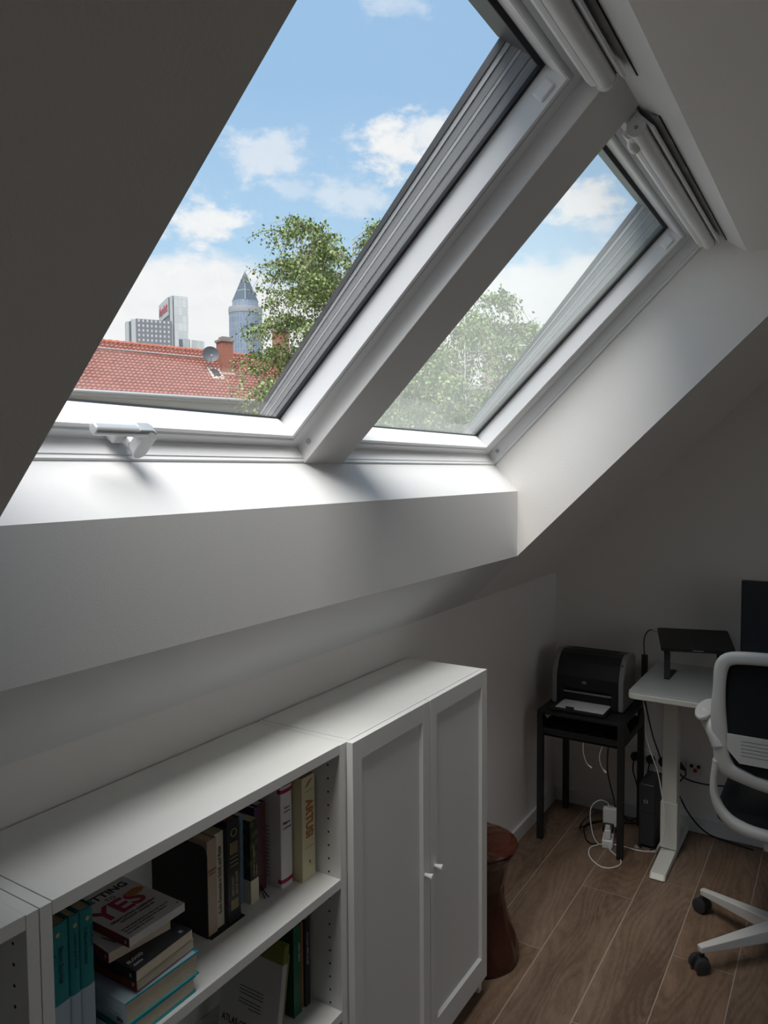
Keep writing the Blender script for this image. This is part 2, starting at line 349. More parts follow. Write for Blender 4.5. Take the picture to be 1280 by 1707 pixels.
# handle on the bottom rail of the left window
obj('handle_base', MB(V).hexa([(.898, .489, .3355), (.936, .489, .3355), (.936, .515, .3355), (.898, .515, .3355), (.894, .486, .3612), (.942, .486, .3612), (.942, .518, .3612), (.894, .518, .3612)]), M_chrome, W1, bev=.004, smooth=True)
obj('handle_neck', MB(V).tube([(.926, .500, .350), (.934, .500, .325)], .0125, 16), M_chrome, W1, bev=.002, smooth=True)
def uwx(x0, x1, prof): return MB(V).prism(prof, x0, x1, 0)
h = uwx(.815, .930, [(.537, .304), (.543, .2985), (.552, .2985), (.557, .304), (.5565, .316), (.551, .3215), (.542, .3215), (.537, .316)])
ar = []
for k in range(9):
    a = math.pi*k/8; ar.append((.9385-.0155*math.cos(a)*-1, .500-.0155*math.sin(a)))
ar = [(.954, .500)]+[(.9385+.0155*math.cos(a), .500-.0155*math.sin(a)) for a in [math.pi*k/8 for k in range(1, 9)]]+[(.923, .520), (.918, .532), (.905, .540), (.905, .557), (.936, .557), (.948, .551), (.954, .540)]
n = len(ar); h.add([(x, u, .3005) for x, u in ar]+[(x, u, .3245) for x, u in ar], [tuple(range(n))[::-1], tuple(range(n, 2*n))]+[(i, (i+1) % n, n+(i+1) % n, n+i) for i in range(n)])
obj('window_handle', h, M_chrome, W1, bev=.003, smooth=True)

# ---------------- blinds ----------------
def blind(x0, x1, label, scoop=False):
    b = empty('roller_blind', V((x0+x1)/2, 1.50, .29), label, 'blind', 'rolled-up roller blinds on top of the roof windows')
    obj('blind_roll', MB(V).tube([(x0, 1.503, .292), (x1, 1.503, .292)], .0185, 24), M_upvc, b, smooth=True)
    obj('cassette', MB(V).prism([(1.5205, .262), (1.5265, .262), (1.5275, .315), (1.500, .317), (1.500, .312), (1.5205, .310)], x0, x1, 0), M_upvc, b, bev=.001)
    obj('pull_bar', MB(V).prism([(1.4775, .298), (1.4845, .290), (1.4865, .292), (1.488, .314), (1.4775, .314)], x0+.01, x1-.01, 0), M_upvc, b, bev=.0015, smooth=True)
    for xx, s_ in ((x0, -1), (x1, 1)):
        obj('end_cap', MB(V).tube([(xx-.001*s_, 1.503, .292), (xx+.006*s_, 1.503, .292)], .0205, 20), M_white, b, smooth=True)
        obj('cap_screw', MB(V).box(xx+s_*.006-.0015, xx+s_*.006+.0015, 1.499, 1.506, .288, .294), M_gray2, b)
    if scoop:
        obj('pull_handle', MB(V).tube([(x0+.03, 1.487, .305), (x0+.05, 1.480, .298), (x0+.075, 1.480, .298), (x0+.095, 1.487, .305)], [.005, .012, .012, .005], 12), M_white, b, smooth=True)
    return b
blind(.50, 1.425, 'white rolled-up blind at the top of the left roof window')
blind(1.66, 2.608, 'white rolled-up blind at the top of the right roof window', True)
# crumpled white foil and dark gap above the frames
for i, (a, b_) in enumerate(((XL+.01, 1.465), (1.655, XR-.02))):
    q = MB(V); q.box(a, b_, 1.5432, 1.5480, .2650, .2680)
    foil = MB(V); nx = 60; vs = []; fs = []; rr = random.Random(i)
    offs = [rr.uniform(-1, 1) for _ in range(nx+1)]
    for k in range(nx+1):
        x = a+(b_-a)*k/nx; o_ = .0022*math.sin(k*.55)+.0016*offs[k]
        for j, w in enumerate((.268, .274, .282, .290)):
            vs.append((x, 1.5335+(.335-w)*.184-.0012-(.003 if j in (1, 2) else 0)-abs(o_)*(.8 if j else .2), w+o_*.7))
    for k in range(nx):
        for j in range(3): fs.append((k*4+j, k*4+j+1, (k+1)*4+j+1, (k+1)*4+j))
    foil.add(vs, fs)
    obj('trim_%d' % (4+2*i), q, M_black, label='dark gap along the top of the %s roof window' % ('left', 'right')[i], kind='structure')
    obj('trim_%d' % (5+2*i), foil, M_reveal, smooth=True, label='crumpled white sealing strip above the %s blind' % ('left', 'right')[i], kind='structure')

w3 = empty('window_3', (1.3, -3.07, .95), 'wide white casement window in the wall behind the viewer', kind='structure')  # unseen window added behind the viewer to bring more daylight into the room
for x0, x1 in ((-.2, .8), (.8, 1.8), (1.8, 2.8)):
    q = MB()
    q.box(x0, x0+.06, -3.12, -3.06, .95, 2.1); q.box(x1-.06, x1, -3.12, -3.06, .95, 2.1); q.box(x0+.06, x1-.06, -3.12, -3.06, .95, 1.01); q.box(x0+.06, x1-.06, -3.12, -3.06, 2.04, 2.1)
    obj('casement_frame', q, M_upvc, w3, bev=.003); obj('glass_pane', MB().box(x0+.06, x1-.06, -3.092, -3.088, 1.01, 2.04), M_glass, w3)
obj('window_board', MB().box(-.25, 2.85, -3.0, -2.86, .92, .95), M_upvc, w3, bev=.003)
# ---------------- bookcases and cupboard ----------------
YF, YB, ZT = .998, 1.276, 1.084
def pin_holes(parent, x, sx, z0, z1):
    q = MB()
    for yy in (YF+.035, YF+.235):
        z = z0
        while z < z1:
            q.tube([(x-sx*.0005, yy, z), (x+sx*.0006, yy, z)], .0026, 8); z += .0325
    obj('pin_holes', q, M_pin, parent, kind='stuff')
def bookcase(x0, x1, shelves, label, name='bookcase', cat='bookcase', holes=True):
    t = empty(name, ((x0+x1)/2, (YF+YB)/2, 0), label, cat)
    w = .020
    for xx, s_ in ((x0, 1), (x1-w, -1)):
        sp = obj('side_panel', MB().box(xx, xx+w, YF, YB, 0, ZT), M_cab, t, bev=.0008)
        if holes: pin_holes(sp, xx+w if s_ > 0 else xx, s_, .12, 1.05)
    obj('top_board', MB().box(x0+w+.0008, x1-w-.0008, YF, YB, ZT-.022, ZT+.0012), M_cab, t, bev=.0008)
    obj('back_panel', MB().box(x0+w, x1-w, YB-.008, YB-.004, .06, ZT-.02), M_cab, t)
    obj('bottom_board', MB().box(x0+w, x1-w, YF, YB-.008, .065, .083), M_cab, t, bev=.0008)
    obj('plinth', MB().box(x0+w, x1-w, YF+.03, YF+.046, 0, .065), M_cab, t)
    for z in shelves: obj('shelf', MB().box(x0+w+.0005, x1-w-.0005, YF, YB-.009, z-.022, z), M_cab, t, bev=.0008)
    return t
bookcase(.624, 1.404, (.761, .436), 'open white bookcase holding two shelves of books')
bookcase(-.176, .6225, (.761, .436), 'white open bookcase at the far left edge of the frame')
cb = bookcase(1.4055, 2.175, (.761, .436), 'white cupboard with two framed doors beside the stool', 'cupboard', 'cupboard', holes=False)
def door(x0, x1, z0, z1, kx):
    y1 = YF-.0025; y0 = y1-.018
    fr = MB(); r_ = .039; rt = .050; rb = .078
    fr.box(x0, x0+r_, y0, y1, z0, z1); fr.box(x1-r_, x1, y0, y1, z0, z1)
    fr.box(x0+r_, x1-r_, y0, y1, z1-rt, z1); fr.box(x0+r_, x1-r_, y0, y1, z0, z0+rb)
    d = obj('door', fr, M_cab, cb, bev=.0008)
    q = MB(); n = .006; q.box(x0+r_, x1-r_, y0+.009, y1-.003, z0+rb, z1-rt)
    # sloping moulding between frame and panel
    a = [(x0+r_, z0+rb), (x1-r_, z0+rb), (x1-r_, z1-rt), (x0+r_, z1-rt)]; b = [(x0+r_+n, z0+rb+n), (x1-r_-n, z0+rb+n), (x1-r_-n, z1-rt-n), (x0+r_+n, z1-rt-n)]
    q.add([(p[0], y0+.0015, p[1]) for p in a]+[(p[0], y0+.0092, p[1]) for p in b], [(i, (i+1) % 4, 4+(i+1) % 4, 4+i) for i in range(4)])
    obj('door_panel', q, M_cab, d)
    k = MB(); pts = [(kx, y0+.001, .600), (kx, y0-.006, .600), (kx, y0-.022, .600), (kx, y0-.024, .600)]
    k.tube(pts, [.005, .0055, .0085, .0075], 16)
    obj('knob', k, M_knob, d, smooth=True)
door(1.4075, 1.7855, .060, 1.0855, 1.757); door(1.789, 2.172, .060, 1.0855, 1.815)

# ---------------- books ----------------
def cmat(name, c, rough=.55, **k): return mat(name, c, rough, **k)
B_teal = cmat('cover_teal', (.012, .20, .215)); B_tealb = cmat('cover_teal_bright', (.01, .34, .40)); B_grey = cmat('cover_pale_grey', (.36, .45, .52))
B_tan = cmat('cover_tan', (.42, .32, .23)); B_cream = cmat('cover_cream', (.64, .58, .44)); B_black = cmat('cover_black', (.016, .017, .022), .35)
B_blue = cmat('cover_blue', (.14, .22, .30), var=.3, vscale=60); B_white = cmat('cover_white', (.70, .67, .68), .4); B_red = cmat('cover_red', (.26, .025, .03)); B_crim = cmat('print_crimson', (.36, .01, .04))
B_purple = cmat('cover_purple', (.07, .02, .10), var=.6, vscale=120); B_brown = cmat('cover_oxblood', (.085, .025, .025), var=.5, vscale=90)
B_green = cmat('cover_green', (.004, .095, .045), .4); B_orange = cmat('cover_orange', (.36, .11, .045)); B_navy = cmat('cover_navy', (.015, .02, .035))
B_olive = cmat('cover_olive', (.13, .15, .012)); B_ink = cmat('print_black', (.02, .02, .022)); B_gold = cmat('print_gold', (.55, .45, .22), .4, metal=.3)
B_silver = cmat('print_silver', (.55, .56, .55)); B_rust = cmat('print_rust', (.42, .14, .03)); B_inkg = cmat('print_grey', (.09, .08, .08)); B_tealink = cmat('print_dark_teal', (.004, .06, .07))
def leafy():
    m = bpy.data.materials.new('cover_leaf_pattern'); m.use_nodes = True; nt = m.node_tree; b = nt.nodes['Principled BSDF']; N = nt.nodes
    tc = N.new('ShaderNodeTexCoord'); v = N.new('ShaderNodeTexVoronoi'); v.inputs['Scale'].default_value = 55; nt.links.new(tc.outputs['Object'], v.inputs[0])
    cr = N.new('ShaderNodeValToRGB'); nt.links.new(v.outputs['Distance'], cr.inputs[0]); cr.color_ramp.elements[0].color = (.10, .12, .02, 1); cr.color_ramp.elements[1].color = (.012, .018, .008, 1); cr.color_ramp.elements[1].position = .6
    nt.links.new(cr.outputs[0], b.inputs['Base Color']); return m
B_leaf = leafy()
def book(x0, x1, y0, z0, z1, depth, cm, label, pages=None, hard=True, rnd_spine=False, group='books standing on the upper shelf', spine=None):
    """upright book, spine facing the room (-y)"""
    t = empty('book', ((x0+x1)/2, y0+depth/2, z0), label, 'book', group)
    c = .0022 if hard else .0008; y1 = y0+depth
    q = MB()
    bulge = .004 if rnd_spine else 0
    # cover: spine (curved) plus two boards as one U-shaped prism
    n = 7; xm, hw = (x0+x1)/2, (x1-x0)/2
    outer = [(xm-hw*math.cos(math.pi*k/(n-1)), y0+bulge-bulge*math.sin(math.pi*k/(n-1))) for k in range(n)]
    inner = [(xm-(hw-c)*math.cos(math.pi*k/(n-1)), y0+c+bulge-bulge*math.sin(math.pi*k/(n-1))) for k in range(n)]
    poly = [(x0, y1)]+outer+[(x1, y1), (x1-c, y1)]+inner[::-1]+[(x0+c, y1)]
    q.prism(poly, z0, z1, 2)
    cov = obj('cover', q, cm, t)
    g = .003 if hard else 0.0003
    obj('page_block', MB().box(x0+c+.0002, x1-c-.0002, y0+bulge+c+.0005, y1-g, z0+g, z1-g), pages or M_page, t)
    if spine: spine(t, cov)
    return t
def DN(t, body, size, x, y, z, m, al='LEFT', sx=1, name='spine_lettering', bold=0):  # reads downwards
    return text(name, body, size, (x, y-.0003, z), (0, 0, -1), (1, 0, 0), m, t, align=al, sx=sx, bold=bold)
def UP(t, body, size, x, y, z, m, al='LEFT', sx=1, name='spine_lettering', bold=0):  # reads upwards
    return text(name, body, size, (x, y-.0003, z), (0, 0, 1), (-1, 0, 0), m, t, align=al, sx=sx, bold=bold)
def HZ(t, body, size, x, y, z, m, al='LEFT', sx=1, name='spine_lettering', bold=0):
    return text(name, body, size, (x, y-.0003, z), (1, 0, 0), (0, 0, 1), m, t, align=al, sx=sx, bold=bold)
S1 = .7612; S2 = .4362
# three teal penguin-sized volumes at the left
def teal_spine(x0, x1, lines, fs, bz):
    def f(t, cov):
        xm, hw = (x0+x1)/2, (x1-x0)/2
        n = 7; o = [(xm-(hw+.0003)*math.cos(math.pi*k/(n-1)), 1.0195+.003-.0035*math.sin(math.pi*k/(n-1))) for k in range(n)]
        poly = [(x0-.0003, 1.11)]+o+[(x1+.0003, 1.11), (x1+.0001, 1.11)]+[(p[0], p[1]+.0003) for p in o[::-1]]+[(x0-.0001, 1.11)]
        q = MB().prism(poly, S1+.0005, bz, 2); obj('pale_lower_band', q, B_grey, t, label='pale grey lower half of cover')
        obj('gold_emblem', MB().tube([(xm, 1.0192, 1.012), (xm, 1.0188, 1.012)], .0035, 12), B_gold, t, label='small gold emblem')
        for (b, s_, dx, z) in lines: DN(t, b, s_, xm+dx, 1.0188, z, B_tealink)
    return f
book(.6455, .6855, 1.0195, S1, 1.0285, .13, B_teal, 'thick teal and pale grey hardback against the bookcase side', rnd_spine=True, spine=teal_spine(.6455, .6855, [('Short Stories', .011, .004, .992), ('Tales', .011, -.010, .985)], 0, .900))
book(.6865, .7045, 1.0195, S1, 1.0285, .13, B_teal, 'thin teal and pale grey hardback, middle of the three', rnd_spine=True, spine=teal_spine(.6865, .7045, [('Letters and Tales', .008, .000, .998)], 0, .900))
book(.7055, .7305, 1.0195, S1, 1.0285, .13, B_teal, 'teal and pale grey hardback beside the lying stack of books', rnd_spine=True, spine=teal_spine(.7055, .7305, [('Collected Letters', .0085, -.004, 1.0), ('Volume One', .007, .007, 1.0)], 0, .900))
# bookend
be = empty('bookend', (1.06, 1.19, S1), 'black metal bookend with rounded top corner holding the upper row', 'bookend')
pl = [(1.10+.022*(1-math.cos(a)), .955-.022*(1-math.sin(a))) for a in [i*math.pi/2/6 for i in range(7)]]
obj('upright_plate', MB().prism([(1.268, S1), (1.10, S1)]+pl+[(1.268, .955)], 1.0555, 1.0575, 0), M_blkmetal, be)
obj('foot_plate', MB().box(1.0575, 1.158, 1.092, 1.262, S1, S1+.0016), M_blkmetal, be)
zb_ = S1+.0018
book(1.0590, 1.0860, 1.103, zb_, .965, .13, B_tan, 'worn tan hardback next to the black bookend', spine=lambda t, c: [HZ(t, b, .005, 1.0725, 1.1025, z, B_rust, 'CENTER') for b, z in (('GEDICHTE', .90), ('BAND I', .892))])
book(1.0870, 1.1110, 1.108, zb_, .968, .13, B_cream, 'cream hardback with dark upright title beside the tan one', spine=lambda t, c: UP(t, 'Gola Gentaude in Schill und Rade', .0135, 1.099, 1.1075, S1+.030, B_ink, sx=.80))
def bulg(t, c):
    UP(t, 'МИХАИЛ', .0100, 1.1265, 1.0964, .820, B_gold, sx=.95); UP(t, 'БУЛГАКОВ', .0085, 1.138, 1.0964, .820, B_gold, sx=1.1)
    q = MB()
    for z0, z1 in ((.912, .938), (.790, .812)):
        for k in range(7):
            z = z0+(z1-z0)*k/7; q.box(1.1195, 1.142, 1.0955, 1.0968, z, z+.0012)
        q.box(1.1195, 1.1205, 1.0955, 1.0968, z0, z1)
    for z in (.903, .894, .885): q.box(1.1195, 1.142, 1.0955, 1.0968, z, z+.0012)
    q.T = None
    n = 20
    for k in range(n):
        a, b = 2*math.pi*k/n, 2*math.pi*(k+1)/n
        q.hexa([(1.131+r_*math.cos(t_), yy, .957+r_*math.sin(t_)) for yy in (1.0955, 1.0968) for r_, t_ in ((.0075, a), (.009, a), (.009, b), (.0075, b))])
    obj('gold_ornament', q, B_gold, t, label='gold striped blocks and medallion', kind='stuff')
book(1.1120, 1.1490, 1.0965, zb_, .985, .14, B_black, 'thick black hardback with gold ornaments on the spine', pages=mat('pages_stained_red', (.30, .16, .12), .9), rnd_spine=False, spine=bulg)
book(1.1580, 1.1670, 1.125, S1, .962, .13, mat('cover_slate', (.22, .27, .30), .5), 'thin slate grey paperback next to the black and gold one', hard=False)
book(1.1680, 1.1930, 1.128, S1, .966, .12, B_blue, 'mottled blue paperback between slate and leaf-patterned books', hard=False, spine=lambda t, c: DN(t, 'Travels in the Blue Hills', .009, 1.180, 1.1275, .945, B_navy))
def leaf_sp(t, c):
    obj('white_lower_band', MB().prism([(1.1935, 1.225), (1.1935, 1.1073), (1.2190, 1.1073), (1.2190, 1.225), (1.2187, 1.225), (1.2187, 1.1077), (1.1938, 1.1077), (1.1938, 1.225)], S1, .815, 2), B_cream, t, label='cream lower band')
    UP(t, 'A HISTORY OF GARDENS', .006, 1.204, 1.107, .822, B_gold); UP(t, 'in fifty plants', .005, 1.212, 1.107, .822, B_gold)
book(1.1940, 1.2185, 1.108, S1, .951, .13, B_leaf, 'leaf-patterned paperback with cream lower band', hard=False, spine=leaf_sp)
book(1.2195, 1.2340, 1.118, S1, .968, .13, B_purple, 'thin dark purple patterned book on the upper shelf', pages=M_pagew)
def brownie(t, c):
    obj('bookmark_ribbon', MB().tube([(1.240, 1.125, S1+.02), (1.236, 1.112, S1+.008), (1.233, 1.104, S1+.001), (1.229, 1.098, S1+.001)], .0012, 6), B_black, t)
    obj('bookmark_ribbon', MB().tube([(1.242, 1.125, S1+.02), (1.241, 1.112, S1+.008), (1.240, 1.102, S1+.001), (1.238, 1.094, S1+.001)], .0012, 6), B_black, t)
book(1.2350, 1.2640, 1.125, S1, .967, .13, B_brown, 'dark oxblood hardback with trailing black bookmark ribbons', pages=M_pagew, spine=brownie)
def white_sp(t, c):
    for z in (.985, .773): obj('red_band', MB().prism([(1.2775-.0004, 1.10), (1.2775-.0004, 1.0905), (1.284, 1.0880), (1.298, 1.0868), (1.312, 1.0880), (1.3192, 1.0905), (1.3192, 1.10), (1.3186, 1.10), (1.3186, 1.0925), (1.278, 1.0925), (1.278, 1.10)], z-.0005, z+.0085, 2), B_crim, t, label='red band across the spine')
    HZ(t, 'Книга', .0090, 1.2815, 1.0868, .914, B_ink); HZ(t, 'о вкусной', .0060, 1.2815, 1.0868, .902, B_ink); HZ(t, 'Сборник', .0048, 1.284, 1.0862, .950, B_inkg); HZ(t, 'рецептов', .0048, 1.284, 1.0862, .941, B_inkg)
    side = MB()
    rr = random.Random(2)
    for k in range(14): side.box(1.2772, 1.2777, 1.125, 1.125+rr.uniform(.01, .03), .90-.009*k, .9012-.009*k)
    obj('cover_print', side, B_inkg, t, label='small grey print on cover')
book(1.2780, 1.3188, 1.0875, S1, 1.0, .15, B_white, 'thick white hardback with a red band top and bottom', rnd_spine=True, pages=M_pagew, spine=white_sp)
def art(t, c):
    DN(t, 'ARTUSI', .036, 1.3500, 1.0648, .953, B_rust, sx=.78, bold=.0011)
    for z in (.9735, .8375): obj('thin_rule', MB().box(1.334, 1.366, 1.0645, 1.0648, z, z+.0008), B_inkg, t)
    q = MB(); q.hexa([(1.338, yy, z) if 0 else (x, yy, z) for yy in (1.0645, 1.0648) for x, z in ((1.336, .984), (1.345, .986), (1.366, 1.001), (1.350, .997))]); obj('rust_emblem', q, B_rust, t, label='rust coloured emblem')
    HZ(t, '8', .010, 1.352, 1.0648, .801, B_inkg, 'CENTER')
book(1.3240, 1.3730, 1.0652, S1, 1.0095, .17, mat('cover_butter', (.66, .60, .38), .45), 'thick butter yellow book lettered in rust, at the right end', hard=False, pages=mat('pages_olive', (.42, .37, .24), .9), spine=art)
# lying stack
def flat_book(c, w, l, z0, z1, ang, cm, spm, label, pages=M_page, hard=False, top=None, group='books lying in the stack on the upper shelf', topm=None):
    """c: front-left corner (spine foot); book's spine faces -x, its foot faces -y"""
    t = empty('book', (c[0]+w/2, c[1]+l/2, z0), label, 'book', group)
    ca, sa = math.cos(ang), math.sin(ang)
    T = lambda x, y, z: (c[0]+x*ca-y*sa, c[1]+x*sa+y*ca, z)
    k = .0028 if hard else .0007; ov = .003 if hard else 0
    q = MB(T); q.box(-ov*0, w, -ov, l+ov, z0, z0+k); q.box(0, w, -ov, l+ov, z1-k, z1)
    obj('cover', q, topm or cm, t)
    zm = (z0+z1)/2; hz = (z1-z0)/2
    n = 7; bl = .007 if hard else .0
    if hard:
        o = [(-bl*math.sin(math.pi*i/(n-1)), z0+(z1-z0)*i/(n-1)) for i in range(n)]
        q = MB(T); vs = [(x, y, z) for y in (-ov, l+ov) for x, z in o+[(k, z1), (k, z0)]]
        m_ = n+2; q.add(vs, [tuple(range(m_))[::-1], tuple(range(m_, 2*m_))]+[(i, (i+1) % m_, m_+(i+1) % m_, m_+i) for i in range(m_)])
    else: q = MB(T).box(-.0006, .001, 0, l, z0, z1)
    obj('spine', q, spm, t)
    obj('page_block', MB(T).box(.0012, w-ov, .0002, l-.0002, z0+k, z1-k), pages, t)
    if top: top(t, T, ca, sa)
    return t
def logo_foot(t, T, ca, sa, z, col):
    q = MB(T); q.box(-.0010, -.0006, .006, .0105, z-.003, z+.003); obj('publisher_mark', q, col, t, label='small pale mark on the spine')
flat_book((.768, 1.010), .165, .215, S1, .7925, 0.0, B_tealb, B_grey, 'large teal-edged hardback at the bottom of the stack', hard=True)
def hb_top(t, T, ca, sa):
    obj('dust_jacket', MB(T).box(.0, .158, -.002, .21, .8361, .8364), B_grey, t, label='pale grey jacket')
    text('spine_lettering', 'BRA', .010, T(-.0075, .010, .812), (0, -1, 0), (0, 0, 1), B_ink, t)
flat_book((.776, 1.010), .164, .215, .793, .836, -0.01, B_tealb, B_grey, 'thick pale grey hardback with teal edges, second from the bottom of the stack', hard=True, top=hb_top)
flat_book((.806, 1.014), .133, .20, .8366, .860, .03, B_red, mat('spine_brick', (.20, .03, .022), .5), 'brick red paperback under the black one in the stack', top=lambda t, T, ca, sa: logo_foot(t, T, ca, sa, .847, B_silver))
def blk(t, T, ca, sa):
    ax, ay = (ca, sa, 0), (-sa, ca, 0)
    text('cover_lettering', 'BLOOD', .010, T(.006, .028, .8806), ax, ay, B_silver, t); text('cover_lettering', 'OATH', .007, T(.008, .014, .8806), ax, ay, B_silver, t)
    text('publisher_mark', 'x', .016, T(.112, .014, .8806), ax, ay, B_silver, t); text('publisher_mark', 'x', .012, T(-.0007, .016, .870), (0, -1, 0), (0, 0, 1), B_silver, t)
    obj('cover_artwork', MB(T).box(.035, .10, .045, .12, .8802, .8804), mat('artwork_dark_red', (.10, .02, .012), .5, var=.9, vscale=60), t, label='dark red picture')
flat_book((.799, 1.006), .133, .20, .860, .880, .05, B_black, B_black, 'black-covered paperback under the pale one in the stack', top=blk)
def wp(t, T, ca, sa):
    logo_foot(t, T, ca, sa, .890, B_silver); obj('cover_print', MB(T).hexa([T0 for T0 in [(.024, .018, .8981), (.026, .018, .8981), (.018, .05, .8981), (.016, .05, .8981), (.024, .018, .8983), (.026, .018, .8983), (.018, .05, .8983), (.016, .05, .8983)]]), B_ink, t)
flat_book((.787, 1.062), .125, .19, .8805, .898, -.12, B_white, B_red, 'pale paperback with red spine, second from the top of the stack', top=wp)
def yes(t, T, ca, sa):
    ax, ay = (ca, sa, 0), (-sa, ca, 0); z = .9145
    text('cover_lettering', 'GETTING', .026, T(.008, .152, z), ax, ay, B_ink, t, sx=.98, bold=.0006)
    text('cover_lettering', 'TO', .015, T(.052, .130, z), ax, ay, B_inkg, t)
    text('cover_lettering', 'YES', .066, T(.004, .094, z), ax, ay, B_crim, t, sx=.98, bold=.0016)
    q = MB(lambda x, y, zz: T(x, y, zz)); pass
    n = 16; ring = [(.103+.020*math.cos(2*math.pi*i/n), .112+.011*math.sin(2*math.pi*i/n)) for i in range(n)]
    q = MB(T).prism(ring, z+.0003, z+.0006, 2); obj('cover_artwork', q, mat('print_orange', (.50, .17, .03), .5), t, label='orange oval')
    text('cover_lettering', 'NEGOTIATING AGREEMENT', .0078, T(.011, .061, z), ax, ay, B_ink, t); text('cover_lettering', 'WITHOUT GIVING IN', .0078, T(.024, .051, z), ax, ay, B_ink, t)
    text('cover_lettering', 'THE FIRST REVISED EDITION OF THE CLASSIC TEXT ON', .0042, T(.008, .030, z), ax, ay, B_inkg, t); text('cover_lettering', 'NEGOTIATION AND REACHING FAIR AGREEMENT', .0042, T(.008, .022, z), ax, ay, B_inkg, t); text('cover_lettering', 'FULLY REVISED AND UPDATED', .0042, T(.008, .0135, z), ax, ay, B_inkg, t)
    text('publisher_mark', 'o', .010, T(.119, .014, z), ax, ay, B_ink, t)
    logo_foot(t, T, ca, sa, .906, B_silver)
flat_book((.816, 1.044), .128, .195, .8985, .914, .0, B_white, B_red, 'white paperback with big crimson YES on top of the stack', pages=M_pagew, top=yes)
# lower shelf
gl = 'books on the lower shelf'
book(1.3485, 1.3660, 1.080, S2, .654, .17, B_black, 'thin black book at the right end of the lower shelf', group=gl, hard=False, spine=lambda t, c: UP(t, 'SPOTLESS WITCH', .010, 1.357, 1.0795, .54, B_silver))
book(1.3350, 1.3475, 1.086, S2, .648, .16, B_orange, 'slim orange-brown book between the green and the black book', group=gl, hard=False)
book(1.3040, 1.3340, 1.080, S2, .656, .17, B_green, 'dark green hardback leaning row end on the lower shelf', group=gl, spine=lambda t, c: UP(t, 'WIRE MESH', .009, 1.325, 1.0795, .565, B_silver))
book(1.2830, 1.3030, 1.113, S2, .600, .15, B_navy, 'short dark navy book left of the green hardback', group=gl, hard=False, spine=lambda t, c: UP(t, 'ATLAS', .008, 1.293, 1.1125, .50, B_silver))
# leaning books: tall ones tilted to the right against the row, covers facing left
def leaning(xb, tilt, th, y0, l, h, cm, label, extra=None, pages=M_pagew):
    t = empty('book', (xb, y0+l/2, S2), label, 'book', gl)
    ct, st = math.cos(tilt), math.sin(tilt)
    T = lambda a, y, b: (xb+a*ct+b*st, y, S2+b*ct-a*st+th*st)       # a thickness, b height
    c = .0012
    q = MB(T); q.box(0, c, y0, y0+l, 0, h); q.box(th-c, th, y0, y0+l, 0, h); q.box(0, th, y0-.0004, y0+.0008, 0, h); obj('cover', q, cm, t)
    obj('page_block', MB(T).box(c, th-c, y0+.001, y0+l-.001, .001, h-.001), pages, t)
    if extra: extra(t, T)
    return t
def wb(t, T):
    obj('olive_band', MB(T).box(-.0004, .0165, 1.0292, 1.2, .205, .2454), B_olive, t, label='olive green top part')
    q = MB(T)
    for k in range(3): q.box(-.0004, -.0001, 1.075, 1.145, .127-.0075*k, .1285-.0075*k)
    for k in range(3): q.box(-.0004, -.0001, 1.08, 1.145-(.03 if k == 2 else 0), .100-.0075*k, .1015-.0075*k)
    obj('cover_print', q, B_ink, t, label='lines of small print')
    ct = T(0, 0, 1); c0 = T(0, 0, 0); up = (ct[0]-c0[0], 0, ct[2]-c0[2])
    text('cover_lettering', 'ATLAS OF NUTRITION', .022, T(-.0006, 1.19, .045), (0, -1, 0), up, B_ink, t, sx=.75)
leaning(1.172, .17, .016, 1.030, .17, .245, mat('cover_offwhite', (.46, .45, .43), .5), 'large pale leaning book with olive green top on the lower shelf', wb)
def mg(t, T): obj('maroon_band', MB(T).box(-.0004, .0085, 1.0442, 1.19, .175, .2254), mat('cover_maroon', (.16, .02, .04), .5), t, label='maroon top part')
leaning(1.194, .17, .008, 1.045, .15, .225, mat('cover_offwhite2', (.50, .48, .46), .5), 'thin leaning book with maroon top behind the pale one', mg)
leaning(1.2075, .17, .014, 1.050, .15, .20, mat('cover_ochre', (.16, .15, .03), .5), 'dark mustard leaning book behind the maroon-topped one')
